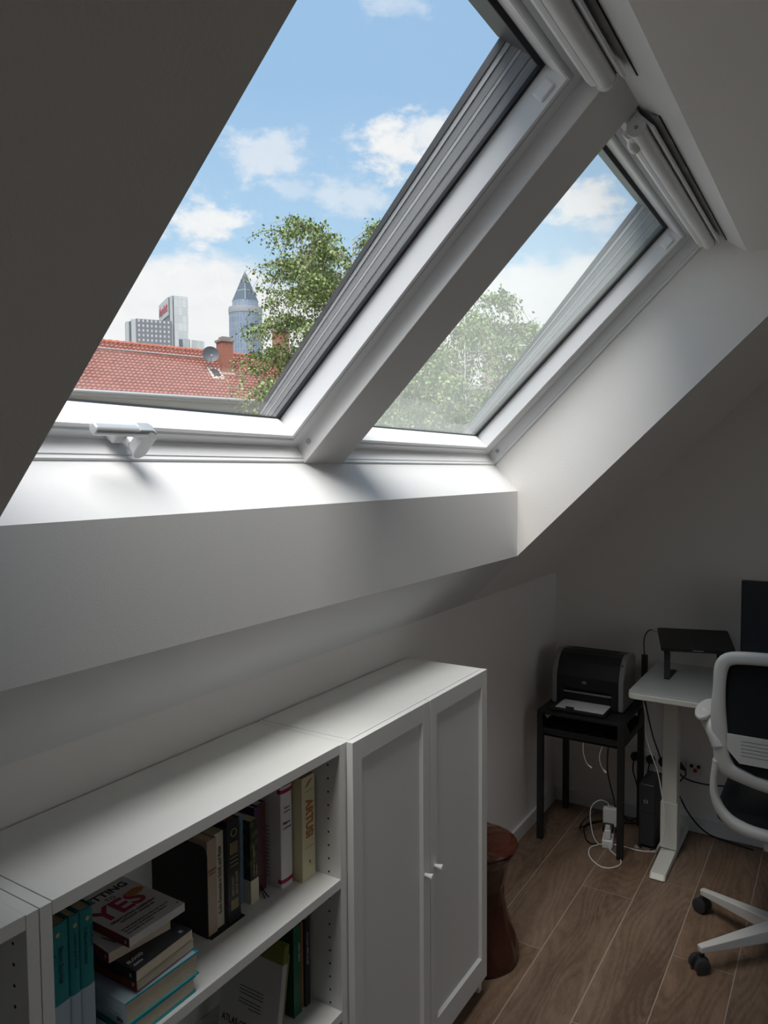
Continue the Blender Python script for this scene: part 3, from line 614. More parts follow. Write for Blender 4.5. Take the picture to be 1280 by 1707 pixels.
# ---------------- stool ----------------
def stool():
    m = bpy.data.materials.new('amber_brown_plastic'); m.use_nodes = True; b = m.node_tree.nodes['Principled BSDF']
    b.inputs['Base Color'].default_value = (.075, .022, .012, 1); b.inputs['Roughness'].default_value = .16; b.inputs['Transmission Weight'].default_value = .15; b.inputs['IOR'].default_value = 1.45
    t = empty('stool', (2.34, 1.085, 0), 'hourglass stool of glossy translucent brown plastic beside the cupboard', 'stool')
    n = 22; q = MB()
    prof = [(.136, 0), (.140, .012), (.138, .05), (.126, .10), (.108, .155), (.094, .21), (.087, .26), (.092, .31), (.108, .355), (.127, .392), (.134, .402)]
    vs = []; rr = random.Random(7)
    for i, (r, z) in enumerate(prof):
        for k in range(n):
            a = 2*math.pi*(k+.5*(i % 2))/n; d = 1+.055*rr.uniform(-1, 1)*(1 if 1 < i < len(prof)-1 else 0)
            vs.append((2.34+r*d*math.cos(a), 1.085+r*d*math.sin(a), z))
    fs = []
    for i in range(len(prof)-1):
        for k in range(n):
            a, b_ = i*n+k, i*n+(k+1) % n; c, d = (i+1)*n+k, (i+1)*n+(k+1) % n
            if i % 2: fs += [(a, b_, c), (b_, d, c)] if 0 else [(a, b_, d), (a, d, c)]
            else: fs += [(a, b_, c), (b_, d, c)]
    fs.append(tuple(range(n))[::-1]); fs.append(tuple((len(prof)-1)*n+k for k in range(n))); q.add(vs, fs)
    obj('stool_body', q, m, t)
    q = MB(); vs = []; pr = [(.130, .402), (.137, .406), (.139, .413), (.134, .420), (.112, .432), (.075, .437), (.035, .442), (.004, .440)]
    for i, (r, z) in enumerate(pr):
        for k in range(n):
            a = 2*math.pi*(k+.5*(i % 2))/n; vs.append((2.34+r*math.cos(a), 1.085+r*math.sin(a), z+(rr.uniform(-.003, .003) if 3 < i < 7 else 0)))
    fs = [f for i in range(len(pr)-1) for k in range(n) for f in ((i*n+k, i*n+(k+1) % n, (i+1)*n+k), (i*n+(k+1) % n, (i+1)*n+(k+1) % n, (i+1)*n+k))]
    fs.append(tuple(range(n))[::-1]); q.add(vs, fs); obj('seat', q, m, t)
stool()

# ---------------- printer table ----------------
TX0, TX1, TY0, TY1, TZ = 3.245, 3.640, .812, 1.208, .613
pt = empty('side_table', ((TX0+TX1)/2, (TY0+TY1)/2, 0), 'black metal side table under the printer', 'table')
obj('tabletop', MB().box(TX0, TX1, TY0, TY1, TZ-.014, TZ), M_blkmetal, pt, bev=.002)
for x, y in ((TX0, TY0), (TX0, TY1-.027), (TX1-.027, TY0), (TX1-.027, TY1-.027)):
    obj('leg', MB().box(x, x+.027, y, y+.027, 0, TZ-.014), M_blkmetal, pt, bev=.001)
sh = MB(); sh.box(TX0+.004, TX1-.004, TY0+.004, TY1-.004, .502, .507)
sh.box(TX0+.004, TX0+.008, TY0+.027, TY1-.027, .498, .535); sh.box(TX1-.008, TX1-.004, TY0+.027, TY1-.027, .498, .535)
obj('lower_shelf', sh, M_blkmetal, pt)
# side brackets rising diagonally to the top
for y in (TY0+.002, TY1-.006):
    q = MB(); q.prism([(TX0+.027, .50), (TX1-.027, .50), (TX1-.027, .598), (TX1-.06, .598), (TX1-.12, .535), (TX0+.12, .535), (TX0+.06, .598), (TX0+.027, .598)], y, y+.004, 1)
    obj('side_bracket', q, M_blkmetal, pt)

# ---------------- printer ----------------
px0, px1, py0, py1 = 3.385, 3.612, .850, 1.186
pr = empty('printer', ((px0+px1)/2, (py0+py1)/2, TZ), 'black and grey laser printer with paper in its tray', 'printer')
z0 = TZ+.004
body = [(px0, z0), (px1, z0), (px1, .835), (px1-.03, .852), (px0+.10, .862), (px0+.065, .853), (px0+.03, .82), (px0+.008, .775), (px0, .755)]
fr = MB().prism([(p[0], p[1]) for p in [(px0, .700), (px1, z0), (px1, .835), (px1-.03, .852), (px0+.10, .862), (px0+.065, .853), (px0+.03, .82), (px0+.008, .775), (px0, .755)]], py0+.024, py1-.024, 1)
obj('housing', fr, M_blkplastic, pr, bev=.003)
for a, b in ((py0, py0+.024), (py1-.024, py1)):
    obj('side_cover', MB().prism([(x-(.002), z+(.002 if z > .7 else 0)) for x, z in body], a, b, 1), M_printergrey, pr, bev=.006, smooth=True, label='grey side cover')
obj('lower_front', MB().box(px0+.004, px1, py0+.024, py1-.024, z0, .630), M_blkplastic, pr)
for a, b in ((py0+.0245, py0+.055), (py1-.055, py1-.0245)): obj('front_pillar', MB().box(px0+.001, px0+.05, a, b, z0, .705), M_blkplastic, pr, bev=.002)
obj('output_recess', MB().prism([(px0+.095, .8625), (px0+.175, .8585), (px0+.165, .853), (px0+.105, .855)], py0+.06, py1-.06, 1), M_black, pr)
obj('paper_guide_bar', MB().box(px0+.004, px0+.012, py0+.056, py1-.056, .676, .683), M_printergrey, pr, bev=.001, label='grey guide bar')
obj('input_tray', MB().box(px0-.112, px0+.03, py0+.052, py1-.030, z0-.001, .628), M_blkplastic, pr, bev=.002)
obj('paper_stop', MB().box(px0-.108, px0-.102, 1.045, 1.083, .628, .642), M_dkplastic, pr, bev=.001)
obj('feed_slot', MB().box(px0+.03, px0+.032, py0+.055, py1-.055, .632, .69), M_black, pr)
obj('button', MB().tube([(px0+.028, py0+.012, .826), (px0+.024, py0+.012, .829)], .0045, 12), M_dkplastic, pr)
obj('badge', MB().box(px0-.0008, px0+.0003, 1.022, 1.040, .726, .738), M_printergrey, pr, bev=.0004, label='small silver badge')
text('badge_lettering', 'hp', .011, (px0-.0010, 1.031, .7325), (0, -1, 0), (0, 0, 1), B_ink, pr, align='CENTER')
obj('sheet_of_paper', MB().box(px0-.103, px0+.028, .912, 1.133, .6302, .6325), M_paper, label='white paper loaded in the printer tray', cat='paper')

# ---------------- desk ----------------
dk = empty('desk', (3.41, .1, 0), 'white glass-topped sit-stand desk with rounded corners', 'desk')
DX0, DX1, DY1, DY0, DZ = 3.12, 3.700, .768, -.65, .800
def rr_poly(x0, x1, y0, y1, r, n=6):
    P = []
    for cx, cy, a0 in ((x1-r, y1-r, 0), (x0+r, y1-r, 90), (x0+r, y0+r, 180), (x1-r, y0+r, 270)):
        for k in range(n+1): a = R(a0+90*k/n); P.append((cx+r*math.cos(a), cy+r*math.sin(a)))
    return P
obj('desktop', MB().prism(rr_poly(DX0, DX1, DY0, DY1, .028), DZ-.030, DZ-.0045, 2), M_deskw, dk, bev=.004, smooth=True)
obj('glass_top', MB().prism(rr_poly(DX0+.001, DX1-.001, DY0, DY1-.001, .027), DZ-.0043, DZ, 2), M_glass_top, dk, bev=.001)
for yc in (.648, -.53):
    y0, y1 = yc-.034, yc+.034
    leg = obj('leg', MB().box(3.395, 3.465, y0+.002, y1-.002, .24, DZ-.030), M_deskw, dk, bev=.004)
    obj('outer_sleeve', MB().box(3.390, 3.470, y0-.002, y1+.002, .036, .245), M_deskw, leg, bev=.003)
    f_ = [(3.160, yc-.026), (3.166, yc-.033), (3.69, yc-.035), (3.69, yc+.035), (3.166, yc+.033), (3.160, yc+.026)]
    q = MB(); n = 6
    q.add([(x, y, .004) for x, y in f_]+[(x+(.018 if x < 3.2 else 0), y*.94+yc*.06, .024 if x < 3.2 else .04) for x, y in f_], [tuple(range(n))[::-1], tuple(range(n, 2*n))]+[(i, (i+1) % n, n+(i+1) % n, n+i) for i in range(n)])
    obj('foot', q, M_deskw, leg, bev=.002)
    obj('foot_pad', MB().box(3.165, 3.22, yc-.028, yc+.028, 0, .005), M_black, leg)
obj('crossbar', MB().box(3.40, 3.46, -.50, .616, DZ-.075, DZ-.031), M_deskw, dk)
obj('control_box', MB().box(3.135, 3.20, .385, .435, DZ-.046, DZ-.0305), M_printergrey, dk, bev=.002)
# laptop on stand
LY, LT = R(16.8), R(13.05); L0 = Vector((3.406, .692, .934))
Dv = Vector((math.cos(LY)*math.cos(LT), math.sin(LY)*math.cos(LT), math.sin(LT))); Wv = Vector((math.sin(LY), -math.cos(LY), 0)); Nv = Wv.cross(Dv)
LT_ = lambda a, b, c: tuple(L0+Dv*a+Wv*b+Nv*c)
lp = empty('laptop', tuple(L0+Dv*.1+Wv*.15), 'closed dark grey laptop tilted on its black stand', 'laptop')
def rrp(x0, x1, y0, y1, r): return rr_poly(x0, x1, y0, y1, r, 4)
obj('base', MB(LT_).prism(rrp(0, .215, 0, .305, .010), -.0155, -.0055, 2), M_lap, lp, bev=.0015)
obj('lid', MB(LT_).prism(rrp(0, .215, 0, .305, .010), -.0050, 0, 2), M_lap, lp, bev=.001)
obj('lid_notch', MB(LT_).box(-.0006, .002, .13, .175, -.0075, -.0045), M_chrome, lp)
t_ = 'a'
lg = [LT_(.10+.012*math.cos(a)*1.0, .1525+.012*math.sin(a), .0003) for a in [i*math.pi/4 for i in range(8)]]
q = MB(); q.add(lg+[LT_(.10, .1525, .0004)], [(i, (i+1) % 8, 8) for i in range(8)]); obj('lid_emblem', q, mat('lid_emblem_gloss', (.02, .02, .022), .15), lp)
ls = empty('laptop_stand', (3.52, .55, DZ), 'black folding stand holding up the laptop', 'stand')
for b in (.028, .245):
    top = Vector(LT_(.010, b, -.017)); mid = Vector(LT_(.19, b, -.017)); 
    q = MB(); q.tube([LT_(.0, b, -.0215), LT_(.20, b, -.0215)], .006, 8); arm = obj('support_arm', q, M_blkmetal, ls)
    obj('front_lip', MB(LT_).box(-.006, -.002, b-.006, b+.006, -.022, -.004), M_blkmetal, arm)
    f0 = Vector(LT_(.03, b, -.026)); f1 = Vector((f0.x-.045, f0.y-.010, DZ+.006)); q = MB()
    wv = Wv*.012; dv = Vector((.006, 0, 0))
    q.hexa([tuple(f1-wv-dv), tuple(f1+wv-dv), tuple(f1+wv+dv), tuple(f1-wv+dv), tuple(f0-wv-dv), tuple(f0+wv-dv), tuple(f0+wv+dv), tuple(f0-wv+dv)])
    obj('stand_leg', q, M_blkmetal, ls)
    obj('stand_foot', MB().box(f1.x-.012, f1.x+.15, f1.y-.012, f1.y+.012, DZ, DZ+.007), M_blkmetal, ls)
# monitor
mo = empty('monitor', (3.52, .10, DZ), 'black monitor at the right edge of the frame', 'monitor')
sc = obj('display_housing', MB().box(3.50, 3.535, -.24, .385, .930, 1.246), M_blkplastic, mo, bev=.003)
obj('screen', MB().box(3.4985, 3.5005, -.235, .380, .942, 1.241), M_screen, sc)
obj('bottom_bezel', MB().box(3.4975, 3.5005, -.238, .383, .930, .941), M_blkplastic, sc)
obj('monitor_neck', MB().box(3.535, 3.56, .04, .11, DZ+.01, 1.10), M_blkmetal, mo, bev=.003)
obj('monitor_base', MB().box(3.46, 3.66, -.05, .20, DZ, DZ+.012), M_blkmetal, mo, bev=.003)

# ---------------- chair ----------------
ch = empty('office_chair', (2.876, .165, 0), 'white office chair with black mesh back and slotted lumbar panel', 'chair')
CY = .165
def mirror(P): return P+[(x, 2*CY-y, z, *r) for x, y, z, *r in P[::-1]]
def band(P, closed=False, n=10):
    """P: (x,y,z,a,b): a half-width in the y-z plane across the path, b half-depth along x"""
    q = MB(); m = len(P); vs = []
    for i, (x, y, z, a, b) in enumerate(P):
        p0 = P[(i-1) % m] if closed else P[max(i-1, 0)]; p1 = P[(i+1) % m] if closed else P[min(i+1, m-1)]
        ty, tz = p1[1]-p0[1], p1[2]-p0[2]; l = math.hypot(ty, tz) or 1; ny, nz = -tz/l, ty/l
        for k in range(n):
            an = 2*math.pi*k/n; c, s_ = math.cos(an), math.sin(an); c = math.copysign(abs(c)**.75, c); s_ = math.copysign(abs(s_)**.75, s_)
            vs.append((x+b*s_, y+ny*a*c, z+nz*a*c))
    R_ = m if closed else m-1
    fs = [(i*n+k, i*n+(k+1) % n, ((i+1) % m)*n+(k+1) % n, ((i+1) % m)*n+k) for i in range(R_) for k in range(n)]
    if not closed: fs += [tuple(range(n))[::-1], tuple((m-1)*n+k for k in range(n))]
    q.add(vs, fs); return q
def smooth_path(P, it=2, closed=True):
    for _ in range(it):
        Q = []; m = len(P)
        for i in range(m if closed else m-1):
            a, b = P[i], P[(i+1) % m]
            Q += [tuple(.75*u+.25*v for u, v in zip(a, b)), tuple(.25*u+.75*v for u, v in zip(a, b))]
        P = Q if closed else [P[0]]+Q[1:-1]+[P[-1]]
    return P
ring = mirror([(2.635, .165, 1.115, .021, .016), (2.635, .26, 1.112, .021, .016), (2.638, .325, 1.105, .022, .016), (2.64, .348, 1.075, .022, .017), (2.645, .352, 1.00, .019, .018), (2.65, .355, .92, .024, .020), (2.655, .350, .86, .026, .022), (2.66, .344, .79, .026, .022),
               (2.665, .335, .730, .030, .022), (2.67, .290, .712, .028, .020), (2.67, .220, .694, .026, .020), (2.67, .165, .688, .025, .020)])
obj('back_frame', band(smooth_path(ring), True, 14), M_chair, ch, smooth=True)
loop = [(2.66, .358, .75, .012, .020), (2.665, .366, .69, .011, .020), (2.668, .368, .635, .012, .020), (2.672, .350, .580, .015, .022), (2.68, .318, .540, .018, .024), (2.69, .270, .516, .020, .026), (2.70, .21, .508, .020, .028), (2.70, .165, .506, .020, .028)]
loop = loop+[(x, 2*CY-y, z, a, b) for x, y, z, a, b in loop[::-1][1:]]
obj('lower_frame_loop', band(smooth_path(loop, 2, False), False, 14), M_chair, ch, smooth=True)
# mesh back
def sheet(P, x, th, name, m, lab=None):
    q = MB(); n = len(P)
    q.add([(x, y, z) for y, z in P]+[(x+th, y, z) for y, z in P], [tuple(range(n))[::-1], tuple(range(n, 2*n))]+[(i, (i+1) % n, n+(i+1) % n, n+i) for i in range(n)])
    return obj(name, q, m, ch, label=lab)
half = [(.165, 1.10), (.28, 1.098), (.318, 1.088), (.340, 1.06), (.342, .97), (.335, .87), (.330, .80), (.30, .745), (.24, .722), (.165, .712)]
sheet(half+[(2*CY-y, z) for y, z in half[::-1][1:-1]], 2.650, .006, 'mesh_back', M_fabric, 'black mesh backrest')
# lumbar panel with slots: built as strips between slots
lum = MB(); zt, zb2 = .848, .752
def edge_y(z): return .325 if z > .80 else .325-(.80-z)*.9
slots = [.832, .820, .808, .796, .784]
zs = [.850]+[v for s_ in slots for v in (s_+.0012, s_-.0012)]+[.757]
for i in range(0, len(zs), 2):
    a, b = zs[i], zs[i+1]; lum.prism([(2*CY-edge_y(a), a), (edge_y(a), a), (edge_y(b), b), (2*CY-edge_y(b), b)], 2.640, 2.647, 0)
for s_ in slots:
    a, b = s_+.0013, s_-.0013
    for y0, y1 in ((.283, edge_y(s_)), (2*CY-edge_y(s_), 2*CY-.283)): lum.box(2.640, 2.647, y0, y1, b, a)
obj('lumbar_panel', lum, M_chair, ch, label='white slotted lumbar panel')
# arm stubs
for s_ in (1, -1):
    Y = lambda y: y if s_ > 0 else 2*CY-y
    P = [(2.655, .350, .80, .024), (2.66, .362, .835, .026), (2.67, .380, .860, .024), (2.69, .396, .876, .022), (2.72, .404, .884, .020)]
    q = MB(); q.tube([(x, Y(y), z) for x, y, z, r in P], [r for *_, r in P], 12); obj('arm_support', q, M_chair, ch, smooth=True)
    q = MB(); T = lambda x, y, z: (x, Y(y), z)
    q = MB(T).prism([(2.745+.115*math.cos(a), .406+.032*math.sin(a)) for a in [i*2*math.pi/20 for i in range(20)]], .882, .898, 2)
    obj('armrest', q, M_chair, ch, bev=.005, smooth=True)
# seat
q = MB().prism(rr_poly(2.70, 3.13, CY-.225, CY+.205, .07), .505, .565, 2); obj('seat_cushion', q, M_fabric, ch, bev=.02, smooth=True, seg=3)
q = MB().prism(rr_poly(2.74, 3.10, CY-.19, CY+.18, .06), .480, .506, 2); obj('seat_shell', q, M_chair, ch, bev=.006, smooth=True)
obj('back_spine', MB().box(2.69, 2.86, CY-.05, CY+.05, .455, .500), M_chair, ch, bev=.008)
obj('gas_column', MB().tube([(2.876, CY, .12), (2.876, CY, .30), (2.876, CY, .301), (2.876, CY, .48)], [.028, .028, .018, .018], 20), M_blkmetal, ch, smooth=True)
obj('hub', MB().tube([(2.876, CY, .075), (2.876, CY, .135)], .042, 20), M_chair, ch, bev=.004, smooth=True)
a0 = math.atan2(.400-CY, 2.651-2.876)
for k in range(5):
    a = a0-k*2*math.pi/5; c, s_ = math.cos(a), math.sin(a)
    T = lambda r, l, z: (2.876+r*c-l*s_, CY+r*s_+l*c, z)
    q = MB(T); q.hexa([(.03, -.024, .080), (.325, -.011, .068), (.325, .011, .068), (.03, .024, .080), (.03, -.026, .132), (.328, -.012, .092), (.328, .012, .092), (.03, .026, .132)])
    arm = obj('base_arm', q, M_chair, ch, bev=.004, smooth=True)
    cs = obj('caster', MB(T).tube([(.315, 0, .030), (.315, 0, .070)], .008, 12), M_blkplastic, ch)
    obj('caster_hood', MB(T).tube([(.315, -.006, .031), (.315, .006, .031)], .024, 18), M_blkplastic, cs, smooth=True)
    for l in (-.017, .017):
        obj('caster_wheel', MB(T).tube([(.325, l-.0085, .028), (.325, l-.006, .028), (.325, l+.006, .028), (.325, l+.0085, .028)], [.024, .028, .028, .024], 20), M_dkplastic, cs, smooth=True)

# ---------------- small tower computer, sockets, cables ----------------
tw = empty('mini_computer', (3.48, .742, 0), 'narrow black tower unit standing on the floor beside the desk leg', 'computer')
q = MB(); q.box(3.414, 3.590, .712, .783, .012, .298); obj('case', q, M_dkplastic, tw, bev=.006, smooth=True)
n = 20; q = MB()
for k in range(n):
    if k in (4, 5, 14, 15): continue
    a, b = 2*math.pi*k/n, 2*math.pi*(k+1)/n
    q.hexa([(xx, .752+r_*math.cos(t_), .218+r_*math.sin(t_)) for xx in (3.4125, 3.4142) for r_, t_ in ((.006, a), (.0088, a), (.0088, b), (.006, b))])
obj('front_emblem', q, M_chrome, tw, label='small chrome ring emblem')
obj('front_groove', MB().box(3.4133, 3.4145, .715, .780, .168, .1705), M_black, tw)
for y in (.720, .775): obj('foot', MB().box(3.402, 3.60, y-.007, y+.007, 0, .0125), M_black, tw)
for y in (.709, .786): obj('foot_clip', MB().box(3.395, 3.412, y-.010, y+.010, .0, .006), M_chrome, tw, label='bright foot end')
def socket_plate(y0, y1, z0, z1, cups, label):
    t = empty('wall_socket', (XW-.004, (y0+y1)/2, z0), label, 'socket')
    obj('cover_plate', MB().box(XW-.009, XW, y0, y1, z0, z1), M_white, t, bev=.002)
    for yc in cups:
        zc = (z0+z1)/2
        obj('socket_rim', MB().tube([(XW-.009, yc, zc), (XW-.0125, yc, zc)], .024, 24), M_white, t, smooth=True)
        obj('socket_cup', MB().tube([(XW-.0126, yc, zc), (XW-.0132, yc, zc)], .020, 24), M_base, t)
    return t
socket_plate(.705, .925, .272, .352, (.866, .792, .735), 'white multi-socket plate behind the side table leg')
ant = empty('antenna_socket', (XW-.004, .57, .272), 'white antenna and switch plate with a red mark near the desk leg', 'socket')
obj('cover_plate', MB().box(XW-.009, XW, .495, .628, .272, .346), M_white, ant, bev=.002)
obj('inner_frame', MB().box(XW-.011, XW-.009, .560, .618, .282, .337), M_base, ant, bev=.001)
for y in (.606, .575): obj('antenna_port', MB().tube([(XW-.011, y, .318), (XW-.016, y, .318)], .0085, 16), M_blkplastic, ant)
obj('red_seal', MB().tube([(XW-.011, .590, .298), (XW-.013, .590, .298)], .010, 16), M_red, ant, label='red round mark')
obj('rocker_switch', MB().box(XW-.012, XW-.009, .503, .552, .282, .337), M_white, ant, bev=.001)
def plug(y, z, path, label, r=.0035):
    t = empty('power_plug', (XW-.03, y, z), label, 'plug', 'black power plugs in the wall socket')
    obj('plug_head', MB().tube([(XW-.0135, y, z), (XW-.026, y, z), (XW-.040, y, z-.004), (XW-.046, y, z-.014)], [.021, .021, .015, .007], 16), M_blkplastic, t, smooth=True)
    obj('plug_cord', MB().tube(path, r, 8), M_blkplastic, t, smooth=True); return t
def cr(P, n=8):   # Catmull-Rom
    P = [Vector(p) for p in P]; P = [P[0]*2-P[1]]+P+[P[-1]*2-P[-2]]; out = []
    for i in range(1, len(P)-2):
        for k in range(n):
            t = k/n; a, b, c, d = P[i-1], P[i], P[i+1], P[i+2]
            out.append(tuple(.5*((2*b)+(c-a)*t+(2*a-5*b+4*c-d)*t*t+(3*b-a-3*c+d)*t**3)))
    return out+[tuple(P[-2])]
plug(.866, .314, cr([(3.66, .866, .300), (3.66, .868, .25), (3.65, .845, .18), (3.64, .83, .08), (3.63, .83, .012), (3.60, .90, .006)]), 'black plug left in the wall socket, cord dropping behind the tower unit')
plug(.792, .314, cr([(3.66, .792, .300), (3.66, .80, .25), (3.66, .81, .15), (3.65, .85, .02), (3.62, .95, .006)]), 'black plug in the middle of the wall socket')
plug(.735, .314, cr([(3.66, .735, .300), (3.64, .742, .36), (3.62, .77, .46), (3.61, .800, .60), (3.61, .812, .68), (3.61, .810, .722)]), 'black plug right, cord rising behind the printer', .0035)
def cable(name, P, r, m, label, cat='cable', n=8, group=None): return obj(name, MB().tube(cr(P, n), r, 8), m, smooth=True, label=label, cat=cat, group=group)
# laptop charger cable with inline block
bk = empty('power_adapter', (3.61, .808, .722), 'black inline adapter hanging on a cord left of the desktop', 'adapter')
obj('adapter_body', MB().box(3.600, 3.620, .795, .822, .722, .846), M_blkplastic, bk, bev=.003)
L_ = Vector(LT_(.188, 0, -.008))
obj('adapter_cord', MB().tube(cr([(3.61, .810, .846), (3.608, .813, .90), (3.602, .806, .940), (3.592, .788, .966), (L_.x+.004, L_.y+.028, L_.z+.003), (L_.x, L_.y+.008, L_.z)]), .0028, 8), M_blkplastic, bk, smooth=True)
obj('cord_plug', MB().tube([(L_.x, L_.y+.024, L_.z+.004), (L_.x, L_.y+.001, L_.z)], .004, 8), M_chrome, bk)
# white cable from desk to the floor
cable('white_cable', [(3.30, .752, .768), (3.30, .735, .66), (3.30, .728, .553), (3.31, .70, .46), (3.32, .682, .40), (3.33, .662, .28), (3.33, .652, .20), (3.350, .656, .12), (3.362, .685, .05), (3.385, .702, .010), (3.390, .722, .004), (3.373, .754, .004), (3.370, .80, .004), (3.372, .85, .004), (3.36, .90, .004), (3.335, .935, .004),
    (3.28, .965, .004), (3.205, .945, .004), (3.150, .890, .004), (3.150, .845, .004), (3.20, .812, .004), (3.25, .822, .004), (3.30, .875, .004), (3.316, .893, .02)], .0026, M_white, 'white charging cable running from the desktop down and looping on the floor')
# power strip with chargers
ps = empty('power_strip', (3.45, .94, 0), 'white power strip on the floor under the side table', 'power strip')
q = MB(); d = Vector((.335, .068, 0)).normalized(); s2 = Vector((-d.y, d.x, 0)); T = lambda a, b, c: tuple(Vector((3.315, .897, 0))+d*a+s2*b+Vector((0, 0, c)))
obj('strip_body', MB(T).box(0, .33, -.024, .024, .0, .040), M_white, ps, bev=.006, smooth=True)
for k in range(5): obj('strip_socket', MB(T).tube([(.04+.06*k, 0, .040), (.04+.06*k, 0, .0408)], .019, 16), M_base, ps)
obj('strip_cord', MB(T).tube(cr([(.33, 0, .02), (.36, .0, .02), (.355, -.05, .006), (.30, -.10, .006), (.26, -.2, .006)]), .0035, 8), M_blkplastic, ps, smooth=True)
c1 = empty('phone_charger', T(.17, 0, .041), 'large white square charger plugged into the power strip', 'charger')
obj('charger_body', MB(T).box(.135, .165, -.036, .030, .042, .130), M_white, c1, bev=.006, smooth=True)
obj('charger_cord', MB().tube(cr([T(.15, .01, .128), T(.15, .01, .15), T(.14, .05, .16), T(.12, .085, .12), T(.08, .075, .04), T(.03, .05, .012), T(.0, .02, .02), T(.01, 0, .045)]), .0022, 8), M_white, c1, smooth=True)
c2 = empty('small_charger', T(.02, 0, .041), 'small white charger at the near end of the power strip', 'charger')
obj('charger_body', MB(T).box(.006, .040, -.014, .014, .042, .085), M_white, c2, bev=.004, smooth=True)
obj('charger_plug', MB(T).box(.012, .034, -.010, .010, .085, .100), M_base, c2, bev=.002)
c3 = empty('plug_adapter', T(.24, 0, .041), 'white plug adapter behind the large square charger', 'charger')
obj('charger_body', MB(T).box(.215, .255, -.022, .018, .042, .098), M_white, c3, bev=.006, smooth=True)
c4 = empty('black_adapter', T(.09, 0, .041), 'black angled plug pushed into the power strip beside the white chargers', 'plug')
obj('charger_body', MB(T).box(.070, .112, -.024, .028, .042, .075), M_blkplastic, c4, bev=.008, smooth=True)
cable('grey_cable', [(3.50, .927, .50), (3.50, .945, .42), (3.50, .950, .30), (3.50, .935, .22), (3.51, .922, .16), (3.53, .918, .10)], .0035, M_dkplastic, 'dark cable hanging from the side table shelf down to the power strip')
cable('black_cable', [(3.44, .975, .10), (3.40, 1.02, .08), (3.40, 1.05, .03), (3.45, 1.06, .005), (3.52, 1.03, .005), (3.58, .98, .006), (3.61, .92, .006), (3.55, 1.0, .010), (3.46, 1.045, .012), (3.36, 1.01, .006), (3.32, .975, .006), (3.34, .94, .006)], .0036, M_blkplastic, 'black cable coiled on the floor behind the power strip')
# two loose white leads hanging from the shelf
for i, (P, lb) in enumerate((([(3.30, .985, .512), (3.262, .990, .507), (3.250, .992, .480), (3.250, .988, .44), (3.252, .975, .405), (3.255, .962, .392)], 'white lead with connector hanging from the shelf, left one'),
               ([(3.30, .880, .512), (3.262, .893, .508), (3.250, .907, .490), (3.250, .918, .45), (3.252, .912, .41), (3.255, .897, .385)], 'white lead with connector hanging from the shelf, right one'))):
    t = empty('charging_lead', P[0], lb, 'cable', 'white leads hanging under the printer')
    obj('lead', MB().tube(cr(P), .0017, 8), M_white, t, smooth=True)
    e = P[-1]; obj('connector', MB().tube([(e[0], e[1]+.004, e[2]+.004), (e[0], e[1]-.008, e[2]-.006)], .004, 8), M_white, t)
cable('shelf_cable', [(3.28, 1.16, .512), (3.35, 1.10, .515), (3.30, 1.03, .512), (3.36, .95, .514), (3.30, .90, .512), (3.36, .86, .512)], .0028, M_dkplastic, 'dark cable lying tangled on the side table shelf')
cable('wall_cable', [(3.655, .665, .30), (3.66, .640, .27), (3.66, .60, .258), (3.66, .55, .255), (3.66, .50, .258), (3.66, .42, .27), (3.66, .30, .28)], .0038, M_blkplastic, 'black cable sagging along the wall right of the desk leg')
cable('floor_cable', [(3.62, .665, .22), (3.62, .640, .180), (3.63, .610, .12), (3.65, .57, .06), (3.67, .53, .020), (3.675, .49, .006), (3.66, .42, .006), (3.64, .33, .006)], .0040, M_blkplastic, 'black cable dropping to the floor right of the desk leg')
bc = empty('connector_plug', (3.66, .645, .30), 'black angled plug at the wall just right of the desk leg', 'plug')
obj('plug_body', MB().tube([(3.69, .66, .315), (3.665, .655, .322), (3.655, .640, .315), (3.655, .625, .305)], [.014, .014, .011, .006], 12), M_blkplastic, bc, smooth=True)
obj('plug_cord', MB().tube(cr([(3.655, .627, .305), (3.65, .624, .285), (3.65, .640, .262), (3.65, .660, .235)]), .003, 8), M_blkplastic, bc, smooth=True)
